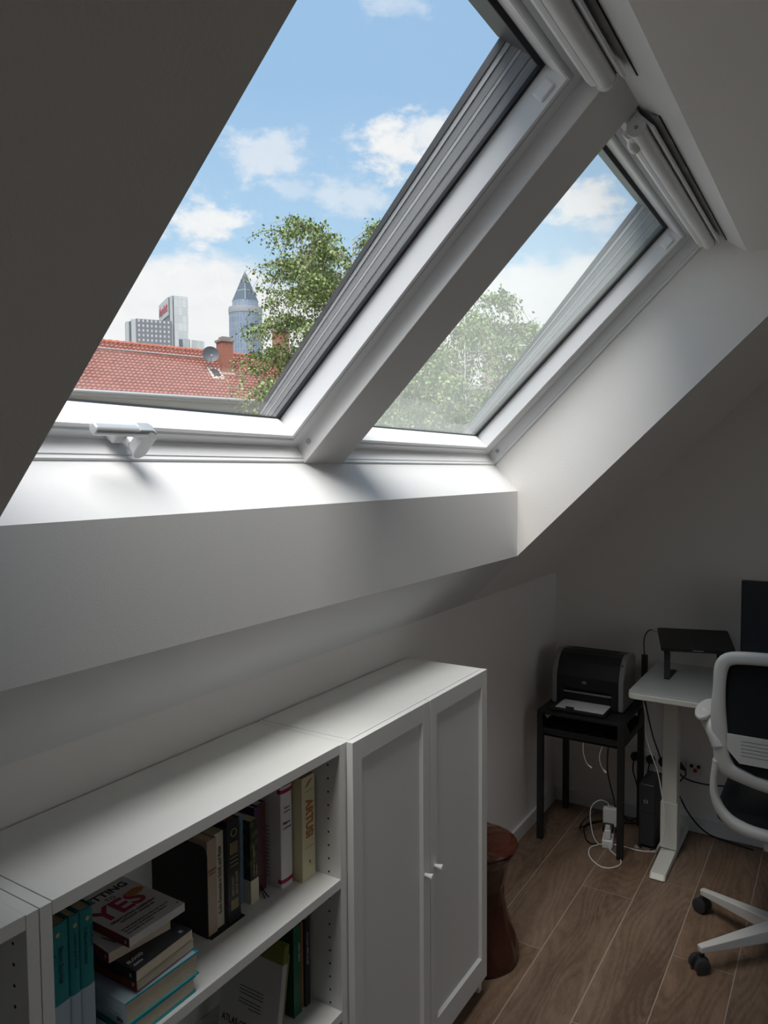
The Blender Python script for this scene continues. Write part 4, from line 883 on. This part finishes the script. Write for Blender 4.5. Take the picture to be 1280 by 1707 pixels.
# ---------------- outside ----------------
ZG = -14.0; CZ = 1.7234
def az(a, d, z=0): return (d*math.cos(R(a)), d*math.sin(R(a)), z)
M_grass = mat('ground_green', (.14, .13, .105), .9, var=.4, vscale=.2)
obj('ground', MB().box(-1500, 1500, -1500, 2500, ZG-1, ZG), M_grass, label='green ground far below the window', kind='structure', loc=(0, 20, ZG))
def facade(name, base, win, nx, ny, scale=1, mortar=.35, rough=.4):
    m = bpy.data.materials.new(name); m.use_nodes = True; nt = m.node_tree; N = nt.nodes; L = nt.links; b = N['Principled BSDF']
    tc = N.new('ShaderNodeTexCoord'); sp = N.new('ShaderNodeSeparateXYZ'); L.new(tc.outputs['Object'], sp.inputs[0])
    geo = N.new('ShaderNodeVectorMath'); geo.operation = 'LENGTH'
    cm = N.new('ShaderNodeCombineXYZ')
    ad = N.new('ShaderNodeMath'); ad.operation = 'ADD'
    xm = N.new('ShaderNodeMath'); xm.operation = 'MULTIPLY'; xm.inputs[1].default_value = nx[0]; L.new(sp.outputs[0], xm.inputs[0])
    ym = N.new('ShaderNodeMath'); ym.operation = 'MULTIPLY'; ym.inputs[1].default_value = nx[1]; L.new(sp.outputs[1], ym.inputs[0])
    L.new(xm.outputs[0], ad.inputs[0]); L.new(ym.outputs[0], ad.inputs[1]); L.new(ad.outputs[0], cm.inputs[0]); L.new(sp.outputs[2], cm.inputs[1])
    br = N.new('ShaderNodeTexBrick'); br.offset = 0; br.inputs['Scale'].default_value = 1; br.inputs['Brick Width'].default_value = ny[0]; br.inputs['Row Height'].default_value = ny[1]; br.inputs['Mortar Size'].default_value = mortar; br.inputs['Mortar Smooth'].default_value = 0.1
    br.inputs['Color1'].default_value = (*win, 1); br.inputs['Color2'].default_value = (*[c*1.25 for c in win], 1); br.inputs['Mortar'].default_value = (*base, 1)
    L.new(cm.outputs[0], br.inputs[0]); L.new(br.outputs[0], b.inputs['Base Color']); b.inputs['Roughness'].default_value = rough
    return m
# red roofed building: ridge perpendicular to azimuth 70
n_ = Vector((math.cos(R(70)), math.sin(R(70)), 0)); t_ = Vector((math.sin(R(70)), -math.cos(R(70)), 0))
DE, DR, HE, HR = 43.8, 48.0, CZ+4.76, CZ+8.28
def H(s, d, z): v = n_*d+t_*s; return (v.x, v.y, z)
S0, S1_ = 2, 31.5
hb = empty('apartment_house', H(20, 46, ZG), 'long cream house with red tiled roof across the street', 'building')
M_cream = mat('render_cream', (.36, .35, .31), .8); M_tile = mat('red_roof_tile', (.24, .092, .070), .7, var=.45, vscale=3); M_tile2 = mat('ridge_tile', (.32, .10, .06), .7, var=.3, vscale=2)
q = MB(H).box(S0, S1_, DE+.3, DR+4.2, ZG, HE-.1); obj('wall', q, M_cream, hb)
def roof_z(d): return HE+(d-DE)*(HR-HE)/(DR-DE)
# tiles: stepped and waved sheet, one continuous surface of small tiles
vs = []; fs = []; rows_, cols = 18, int((S1_-S0+.8)/.28); 
for r in range(rows_):
    for e_ in (0, 1):
        d = DE-.3+(DR-DE+.3)*(r+e_)/rows_; z = roof_z(d)+(.11 if e_ == 0 else .0)
        for c in range(cols*4+1):
            s_ = S0-.4+c*.07; vs.append(H(s_, d, z+.075*abs(math.sin(math.pi*c/4))))
w_ = cols*4+1
for r in range(rows_):
    for c in range(w_-1): a = r*2*w_+c; fs.append((a, a+1, a+w_+1, a+w_))
    if r < rows_-1:
        for c in range(w_-1): a = (r*2+1)*w_+c; fs.append((a, a+1, a+w_+1, a+w_))
q = MB(); q.add(vs, fs); rt = obj('roof_tiles', q, M_tile, hb, kind='stuff')
q = MB(H).hexa([(S0-.4, DR, HR-.05), (S1_+.4, DR, HR-.05), (S1_+.4, DR+4.5, HE), (S0-.4, DR+4.5, HE), (S0-.4, DR, HR), (S1_+.4, DR, HR), (S1_+.4, DR+4.5, HE+.1), (S0-.4, DR+4.5, HE+.1)]); obj('rear_roof', q, M_tile, hb)
q = MB(H).prism([(DR-.02, HR-.1)]*0+[(DE+.3, HE-.2), (DR, HR-.1), (DR+4.2, HE-.2)], S0, S1_, 0); obj('gable', q, M_cream, hb)
for k in range(int((S1_-S0)/.45)): obj('ridge_tile', MB().tube([H(S0+k*.45, DR, HR+.02), H(S0+k*.45+.46, DR, HR+.05)], [.15, .17], 8), M_tile2, hb)
obj('gutter', MB().tube([H(S0-.5, DE-.42, HE-.10), H(S1_+.5, DE-.42, HE-.10)], .11, 8), M_gray2, hb)
obj('eaves_board', MB(H).box(S0-.4, S1_+.4, DE-.3, DE+.4, HE-.32, HE-.14), mat('eaves_cream', (.32, .31, .28), .7), hb)
obj('snow_guard_rail', MB().tube([H(S0, DR-.9, roof_z(DR-.9)+.22), H(22.3, DR-.9, roof_z(DR-.9)+.22)], .05, 6), M_gray2, hb)
for k in range(8): obj('guard_bracket', MB().tube([H(S0+1+2.6*k, DR-.9, roof_z(DR-.9)), H(S0+1+2.6*k, DR-.9, roof_z(DR-.9)+.24)], .03, 5), M_gray2, hb)
for k in range(9):
    s_ = 4+3.3*k
    wn = obj('window', MB(H).box(s_-.75, s_+.75, DE+.24, DE+.32, HE-2.6, HE-1.2), M_white, hb); obj('pane', MB(H).box(s_-.62, s_+.62, DE+.22, DE+.25, HE-2.5, HE-1.3), M_screen, wn)
def brickmat():
    m = bpy.data.materials.new('chimney_brick'); m.use_nodes = True; nt = m.node_tree; N = nt.nodes; b = N['Principled BSDF']
    tc = N.new('ShaderNodeTexCoord'); mp = N.new('ShaderNodeMapping'); mp.inputs['Rotation'].default_value = (R(90), 0, 0); nt.links.new(tc.outputs['Object'], mp.inputs[0])
    br = N.new('ShaderNodeTexBrick'); br.inputs['Scale'].default_value = 4; br.inputs['Color1'].default_value = (.36, .10, .065, 1); br.inputs['Color2'].default_value = (.26, .075, .05, 1); br.inputs['Mortar'].default_value = (.34, .22, .17, 1); br.inputs['Mortar Size'].default_value = .03
    nt.links.new(mp.outputs[0], br.inputs[0]); nt.links.new(br.outputs[0], b.inputs['Base Color']); b.inputs['Roughness'].default_value = .85; return m
M_brick = brickmat(); M_conc = mat('concrete_cap', (.22, .20, .18), .9); M_lead = mat('pale_flashing', (.60, .52, .45), .7)
for aa, top, wd in ((44.12, .177, .80), (39.95, .192, .85)):
    D = 46.5; s_ = D*math.tan(R(70-aa)); dist = D/math.cos(R(70-aa)); zt = CZ+top*dist; zb_ = roof_z(D-.5)-.3
    c = obj('chimney', MB(H).box(s_-wd/2, s_+wd/2, D-.45, D+.45, zb_, zt-.35), M_brick, hb, label='red brick chimney')
    obj('chimney_cap', MB(H).box(s_-wd/2-.08, s_+wd/2+.08, D-.53, D+.53, zt-.35, zt-.2), M_conc, c); obj('chimney_pot', MB(H).box(s_-wd/2+.1, s_+wd/2-.1, D-.3, D+.3, zt-.2, zt), M_conc, c)
    obj('flashing', MB(H).box(s_-wd/2-.06, s_+wd/2+.06, D-.52, D-.45, zb_, zb_+.42), M_lead, c)
# satellite dish and small roof hatch
D = 46.7; s_ = D*math.tan(R(24.5)); sd = empty('satellite_dish', H(s_, D-.5, roof_z(D-.5)), 'dark grey satellite dish on the red roof', 'satellite dish')
cen = Vector(H(s_, D-.75, roof_z(D)+.62)); ax = Vector((-.62, -.75, .22)).normalized(); u1 = ax.cross(Vector((0, 0, 1))).normalized(); v1 = u1.cross(ax)
vs = []; fs = []; n = 24
for i, (r, h) in enumerate(((.02, 0), (.2, .012), (.4, .05), (.54, .09), (.54, .075), (.38, .03), (.18, -.01), (.02, -.02))):
    for k in range(n): a = 2*math.pi*k/n; vs.append(tuple(cen+u1*r*math.cos(a)+v1*r*math.sin(a)+ax*h))
for i in range(7):
    for k in range(n): fs.append((i*n+k, i*n+(k+1) % n, (i+1)*n+(k+1) % n, (i+1)*n+k))
fs += [tuple(range(n)), tuple(7*n+k for k in range(n))]
q = MB(); q.add(vs, fs); obj('dish', q, mat('dish_grey', (.05, .06, .07), .5), sd, smooth=True)
obj('mast', MB().tube([tuple(cen-ax*.03), H(s_, D-.6, roof_z(D-.6)+.35), H(s_, D-.6, roof_z(D-.6)-.1)], .035, 8), M_gray2, sd)
obj('feed_arm', MB().tube([tuple(cen-v1*.5), tuple(cen+ax*.55-v1*.3)], .02, 6), M_gray2, sd); obj('feed_horn', MB().tube([tuple(cen+ax*.5-v1*.3), tuple(cen+ax*.62-v1*.28)], .05, 8), M_gray2, sd)
obj('base_plate', MB(H).box(s_-.3, s_+.3, D-.95, D-.45, roof_z(D-.95)-.02, roof_z(D-.95)+.16), M_lead, sd)
D = 45.9; s_ = D*math.tan(R(25.2)); 
def RS(a, b, c): return H(s_+a, D+b, roof_z(D+b)+c)
hk = obj('roof_hatch', MB(RS).box(-.42, .42, -.45, .45, 0, .12), M_lead, hb); obj('hatch_pane', MB(RS).box(-.26, .26, -.3, .3, .12, .15), M_screen, hk)
# high rise hotel slabs
M_slabg = facade('dark_grid_facade', (.17, .18, .20), (.42, .42, .44), (.815, -.579), (3.1, 3.6), mortar=.95)
M_pale = facade('pale_panel_facade', (.42, .45, .46), (.46, .475, .48), (.87, -.49), (3.3, 6.0), mortar=.18); M_palep = mat('pale_concrete', (.42, .44, .44), .7); M_darkf = mat('dark_facade', (.10, .12, .15), .4)
def quadbox(P, z0, z1):
    n = len(P); q = MB(); q.add([(x, y, z0) for x, y in P]+[(x, y, z1) for x, y in P], [tuple(range(n))[::-1], tuple(range(n, 2*n))]+[(i, (i+1) % n, n+(i+1) % n, n+i) for i in range(n)]); return q
A_, B_, C_ = Vector((421.2, 479.2)), Vector((401.9, 445.5)), Vector((413.4, 439.0)); D_ = A_+(C_-B_)
zt2 = CZ+.2281*600
s2b = empty('highrise_tower', (412, 452, ZG), 'tall pale slab tower with a red sign on its dark side', 'building')
obj('pale_front', quadbox([B_+(C_-B_)*.18, C_, D_, A_+(C_-B_)*.18], ZG, zt2), M_pale, s2b)
obj('corner_pier', quadbox([B_, B_+(C_-B_)*.12, A_+(C_-B_)*.12, A_+(B_-A_)*.12], ZG, zt2-.5), M_palep, s2b)
obj('dark_groove', quadbox([B_+(C_-B_)*.12+(A_-B_)*.03, B_+(C_-B_)*.18+(A_-B_)*.03, A_+(C_-B_)*.18, A_+(C_-B_)*.12], ZG, zt2), M_darkf, s2b)
dv = (A_-B_); nv = Vector((-dv.y, dv.x)).normalized()*.6
obj('dark_side', quadbox([B_+dv*.10+nv, A_+nv, A_-nv, B_+dv*.10-nv], ZG, zt2-1), M_darkf, s2b)
sg = obj('sign_band', quadbox([B_+dv*.12+nv*1.8, A_+nv*1.8, A_, B_+dv*.12], zt2-14.5, zt2-.5), M_palep, s2b)
bx = tuple((B_-A_).normalized())+(0,)
oo = A_+nv*2.0
text('sign_lettering', 'Marriott', 9.5, (oo.x+bx[0]*1.5, oo.y+bx[1]*1.5, zt2-7.5), bx, (0, 0, 1), mat('sign_red', (.36, .08, .10), .5), s2b, depth=.2, sx=.95, bold=.25)
P_, Q_ = Vector((379.8, 459.4)), Vector((401.6, 444.2)); pn = Vector((Q_.y-P_.y, -(Q_.x-P_.x))).normalized()*-14
s1b = empty('highrise_slab', (395, 458, ZG), 'lower dark slab with a grid of pale windows beside the tall tower', 'building')
zt1 = CZ+.1962*596
def l2(a, b, t): return a+(b-a)*t
obj('grid_front', quadbox([P_, Q_, Q_+pn, P_+pn], ZG, zt1), M_slabg, s1b)
e1 = (P_-Q_).normalized()
obj('end_pier', quadbox([P_+e1*3.2, P_, P_+pn, P_+e1*3.2+pn], ZG, zt1-.5), M_palep, s1b); obj('end_groove', quadbox([P_+e1*4.6+pn*.1, P_+e1*3.2+pn*.1, P_+e1*3.2+pn, P_+e1*4.6+pn], ZG, zt1-2), M_darkf, s1b); obj('end_pier', quadbox([P_+e1*6.8+pn*.2, P_+e1*4.6+pn*.2, P_+e1*4.6+pn, P_+e1*6.8+pn], ZG, zt1-2), M_palep, s1b)
lb = empty('office_block', az(46.5, 500, ZG), 'low pale office block behind the red roof', 'building')
for a0, a1, tt in ((47.35, 46.6, .1745), (46.5, 45.6, .1725)):
    p, q_ = Vector(az(a0, 500)[:2]), Vector(az(a1, 505)[:2]); w = Vector((.68, .73))*20
    obj('block_wall', quadbox([p, q_, q_+w, p+w], ZG, CZ+tt*500), M_pale, lb)
p = Vector(az(47.42, 498)[:2]); q_ = Vector(az(47.15, 498)[:2]); w = Vector((.68, .73))*3; obj('dark_strip', quadbox([p, q_, q_+w, p+w], ZG, CZ+.172*500), M_darkf, lb)
# round tower with pyramid top
tc_ = az(42.54, 900, 0); tb = empty('round_tower', (tc_[0], tc_[1], ZG), 'round office tower with a pointed glass pyramid on top', 'building')
def towmat():
    m = bpy.data.materials.new('tower_facade'); m.use_nodes = True; nt = m.node_tree; N = nt.nodes; L = nt.links; b = N['Principled BSDF']
    tc = N.new('ShaderNodeTexCoord'); sp = N.new('ShaderNodeSeparateXYZ'); L.new(tc.outputs['Object'], sp.inputs[0])
    at = N.new('ShaderNodeMath'); at.operation = 'ARCTAN2'; L.new(sp.outputs[1], at.inputs[0]); L.new(sp.outputs[0], at.inputs[1])
    ml = N.new('ShaderNodeMath'); ml.operation = 'MULTIPLY'; ml.inputs[1].default_value = 19.5; L.new(at.outputs[0], ml.inputs[0])
    cm = N.new('ShaderNodeCombineXYZ'); L.new(ml.outputs[0], cm.inputs[0]); L.new(sp.outputs[2], cm.inputs[1])
    br = N.new('ShaderNodeTexBrick'); br.offset = 0; br.inputs['Scale'].default_value = 1; br.inputs['Brick Width'].default_value = 3.6; br.inputs['Row Height'].default_value = 7.6; br.inputs['Mortar Size'].default_value = .55
    br.inputs['Color1'].default_value = (.13, .20, .29, 1); br.inputs['Color2'].default_value = (.19, .26, .36, 1); br.inputs['Mortar'].default_value = (.27, .28, .31, 1)
    L.new(cm.outputs[0], br.inputs[0]); L.new(br.outputs[0], b.inputs['Base Color']); b.inputs['Roughness'].default_value = .35; return m
M_tow = towmat(); M_pyr = mat('pyramid_glass', (.10, .125, .15), .3); M_rib = mat('pyramid_rib', (.30, .31, .33), .5)
zc = CZ+.214*900
obj('shaft', MB().lathe([(19.3, 0), (19.3, zc-ZG)], (tc_[0], tc_[1], ZG), 48), M_tow, tb, smooth=True)
obj('parapet_ring', MB().lathe([(19.6, zc-6), (19.9, zc-2), (19.6, zc+1.2), (17, zc+1.3)], (tc_[0], tc_[1], 0), 48), M_rib, tb, smooth=True)
zd = CZ+.2235*900
obj('upper_drum', MB().lathe([(15.2, zc), (15.2, zd-2), (14.8, zd)], (tc_[0], tc_[1], 0), 32), M_tow, tb, smooth=True)
zt = CZ+.2625*900; ab = R(42.54); h4 = [(15.4*math.cos(ab+k*math.pi/2), 15.4*math.sin(ab+k*math.pi/2)) for k in range(4)]
def lev(z): 
    f = (zt-z)/(zt-zd); return [(tc_[0]+x*f, tc_[1]+y*f, z) for x, y in h4]
cuts = [zd, zd+(zt-zd)*.36, zd+(zt-zd)*.38, zd+(zt-zd)*.66, zd+(zt-zd)*.68, zt-.01]
for i, (a, b) in enumerate(zip(cuts, cuts[1:])):
    q = MB(); q.add(lev(a)+lev(b), [(3, 2, 1, 0), (4, 5, 6, 7)]+[(k, (k+1) % 4, 4+(k+1) % 4, 4+k) for k in range(4)]); obj('pyramid_tier' if i % 2 == 0 else 'pyramid_band', q, M_pyr if i % 2 == 0 else M_rib, tb)
lv = lev(zd)
for k in range(4): obj('pyramid_rib', MB().tube([lv[k], (tc_[0], tc_[1], zt+1)], [.55, .25], 6), M_rib, tb)
# right window view: grey house, and a pale block standing in for a reflection
M_slate = mat('grey_roof', (.16, .17, .16), .8, var=.3, vscale=2); M_stone = mat('weathered_plaster', (.36, .31, .26), .9, var=.3, vscale=2)
gh = empty('grey_roofed_house', az(24, 34, ZG), 'grey roofed house behind the birches with a tall plaster chimney', 'building')
gx, gy, _ = az(24, 34); c, s_ = math.cos(R(24)), math.sin(R(24)); T = lambda a, b, z: (gx+a*c+b*s_*1, gy+a*s_-b*c, z)
obj('wall', MB(T).box(0, 9, -9, 8, ZG, CZ+2.2), M_cream, gh)
q = MB(T); q.prism([(0-.4, CZ+2.1), (9.4, CZ+2.1), (4.5, CZ+4.4)], -9.4, 8.4, 1); obj('roof', q, M_slate, gh)
obj('chimney', MB(T).box(1.4, 2.3, -.40, .55, CZ+2.5, CZ+6.55), M_stone, gh, label='tall pale plaster chimney'); obj('chimney', MB(T).box(2.0, 2.4, 1.35, 1.65, CZ+2.5, CZ+5.9), M_conc, gh, label='thin dark chimney')
lh = empty('flat_roofed_annex', az(31.5, 26, ZG), 'low pale flat-roofed building below the birches', 'building')  # pale green block added to imitate a reflection in the right pane
gx2, gy2, _ = az(32, 26); c2, s2_ = math.cos(R(32)), math.sin(R(32)); T2 = lambda a, b, z: (gx2+a*c2+b*s2_, gy2+a*s2_-b*c2, z)
obj('wall', MB(T2).box(0, 6, -2.5, 3, ZG, CZ+2.0), mat('annex_render', (.42, .46, .40), .8), lh); obj('roof_edge', MB(T2).box(-.2, 6.2, -2.7, 3.2, CZ+2.0, CZ+2.25), mat('annex_roof', (.24, .30, .20), .8), lh)

# trees
M_leaf = [mat('birch_leaf_light', (.21, .28, .085), .6), mat('birch_leaf_mid', (.14, .20, .06), .6), mat('leaf_far', (.08, .13, .045), .7)]
M_bark = mat('birch_bark', (.62, .60, .55), .8, var=.35, vscale=4); M_limb = mat('limb_grey_brown', (.27, .24, .20), .85, var=.3, vscale=4); M_twig = mat('twig_brown', (.22, .17, .12), .8)
def quads_object(name, P, A, Bv, m, parent):
    n = len(P); v = np.empty((n, 4, 3)); v[:, 0] = P; v[:, 1] = P+A*.5+Bv*.5; v[:, 2] = P+A; v[:, 3] = P+A*.5-Bv*.5
    v = v.reshape(-1, 3)-np.array(wloc(parent)); me = bpy.data.meshes.new(name)
    me.vertices.add(4*n); me.vertices.foreach_set('co', v.ravel()); me.loops.add(4*n); me.loops.foreach_set('vertex_index', np.arange(4*n, dtype=np.int32))
    me.polygons.add(n); me.polygons.foreach_set('loop_start', np.arange(0, 4*n, 4, dtype=np.int32)); me.update(); me.validate(); me.materials.append(m)
    o = bpy.data.objects.new(name, me); COL.objects.link(o); o.parent = parent; o['kind'] = 'stuff'; return o
def birch(base, top, rad, nlimb, ntwig, nleaf, leaf, seed, label, low=0.0, lm=(0, 1), trunk_r=.16, droop=1.0, group=None):
    rr = random.Random(seed); g = np.random.default_rng(seed)
    t = empty('birch_tree', base, label, 'tree', group); bx, by, bz = base; Hh = top-bz
    tr = [(bx+.25*math.sin(i*.9+seed)*(i/8), by+.25*math.cos(i*.7+seed)*(i/8), bz+Hh*.96*i/8) for i in range(9)]
    obj('trunk', MB().tube(tr, [trunk_r*(1-.95*(i/8)**.7) for i in range(9)], 8), M_bark, t, smooth=True)
    lim = MB(); tw = MB(); LP = []; TD = []
    z_lo = low
    for k in range(nlimb):
        f = (k+rr.random())/nlimb; z0 = z_lo+(top*.97-z_lo)*f-.6; i = (z0-bz)/(Hh*.96)*8; i = max(0, min(7.99, i)); i0 = int(i); p0 = Vector(tr[i0]).lerp(Vector(tr[i0+1]), i-i0)
        a = rr.random()*2*math.pi; L_ = rad*(1.0-.62*f**1.6)*rr.uniform(.7, 1.12); up = rr.uniform(.25, .7)
        pts = [p0+Vector((math.cos(a), math.sin(a), 0))*L_*s_+Vector((0, 0, L_*(up*s_*1.2-up*.9*s_*s_*s_))) for s_ in (0, .25, .5, .75, 1)]
        lim.tube([tuple(p) for p in pts], [r_*(1-.8*f) for r_ in (.035, .028, .02, .014, .006)], 5)
        m_ = 90; u = g.uniform(1.2, 4, m_); i2 = np.clip(u.astype(int), 0, 3); fr_ = (u-i2)[:, None]; TPn = np.array([tuple(p) for p in pts]); LP.append(TPn[i2]*(1-fr_)+TPn[i2+1]*fr_+g.normal(0, .09, (m_, 3)))
        for j in range(ntwig):
            s_ = rr.uniform(.25, 1); ii = s_*4; i1 = min(3, int(ii)); q0 = pts[i1].lerp(pts[i1+1], ii-i1)
            a2 = a+rr.uniform(-1.3, 1.3); l2_ = rr.uniform(.35, 1.0)*rad*.34; dr = droop*rr.uniform(.3, 1.3)
            tp = [q0+Vector((math.cos(a2), math.sin(a2), 0))*l2_*u*.8+Vector((0, 0, l2_*(.35*u-dr*u*u))) for u in (0, .33, .66, 1)]
            tw.tube([tuple(p) for p in tp], [.008, .006, .005, .003], 3, cap=False)
            m_ = nleaf; u = g.uniform(.05, 1.02, m_)*3; i2 = np.clip(u.astype(int), 0, 2); fr_ = (u-i2)[:, None]; TPn = np.array([tuple(p) for p in tp])
            LP.append(TPn[i2]*(1-fr_)+TPn[i2+1]*fr_+g.normal(0, .055, (m_, 3)))
    obj('limbs', lim, M_limb, t, kind='stuff'); obj('twigs', tw, M_twig, t, kind='stuff')
    P = np.concatenate(LP); n = len(P); A = g.normal(0, 1, (n, 3)); A[:, 2] = -abs(A[:, 2])-.4; A /= np.linalg.norm(A, axis=1)[:, None]; Bv = np.cross(A, g.normal(0, 1, (n, 3))); Bv /= np.linalg.norm(Bv, axis=1)[:, None]
    sz = leaf*g.uniform(.7, 1.3, (n, 1)); sel = g.random(n) < .5
    quads_object('foliage', P[sel], A[sel]*sz[sel], Bv[sel]*sz[sel]*.75, M_leaf[lm[0]], t); quads_object('foliage', P[~sel], A[~sel]*sz[~sel], Bv[~sel]*sz[~sel]*.75, M_leaf[lm[1]], t)
    return t
b1 = az(34.6, 15, ZG); birch(b1, CZ+15*.36, 3.25, 84, 20, 34, .062, 3, 'tall birch beside the brick chimney, filling the left window corner', low=-.5)
b2 = az(26.3, 12.5, ZG); birch(b2, CZ+12.5*.275, 2.4, 70, 18, 34, .055, 11, 'birch with white trunk behind the right window', low=-1.8, droop=1.5)
b3 = az(29.2, 19, ZG); birch(b3, CZ+19*.20, 2.6, 50, 16, 30, .07, 23, 'smaller birch between the two nearer ones', low=-1.5, droop=1.3)
b4 = az(21, 17, ZG); birch(b4, CZ+17*.185, 2.4, 44, 16, 30, .07, 31, 'drooping birch at the right edge of the right window', low=-1.5, droop=1.3)
for i, (a, d, te, r_, sd_, lb_) in enumerate(((31, 64, .135, 7, 41, 'broad green tree beyond the annex'), (19, 62, .135, 7, 43, 'broad green tree right of the grey roofed house')  )):
    birch(az(a, d, ZG), CZ+d*te, r_, 40, 12, 26, .22, sd_, lb_, low=-6, lm=(2, 1), trunk_r=.3, droop=.6)
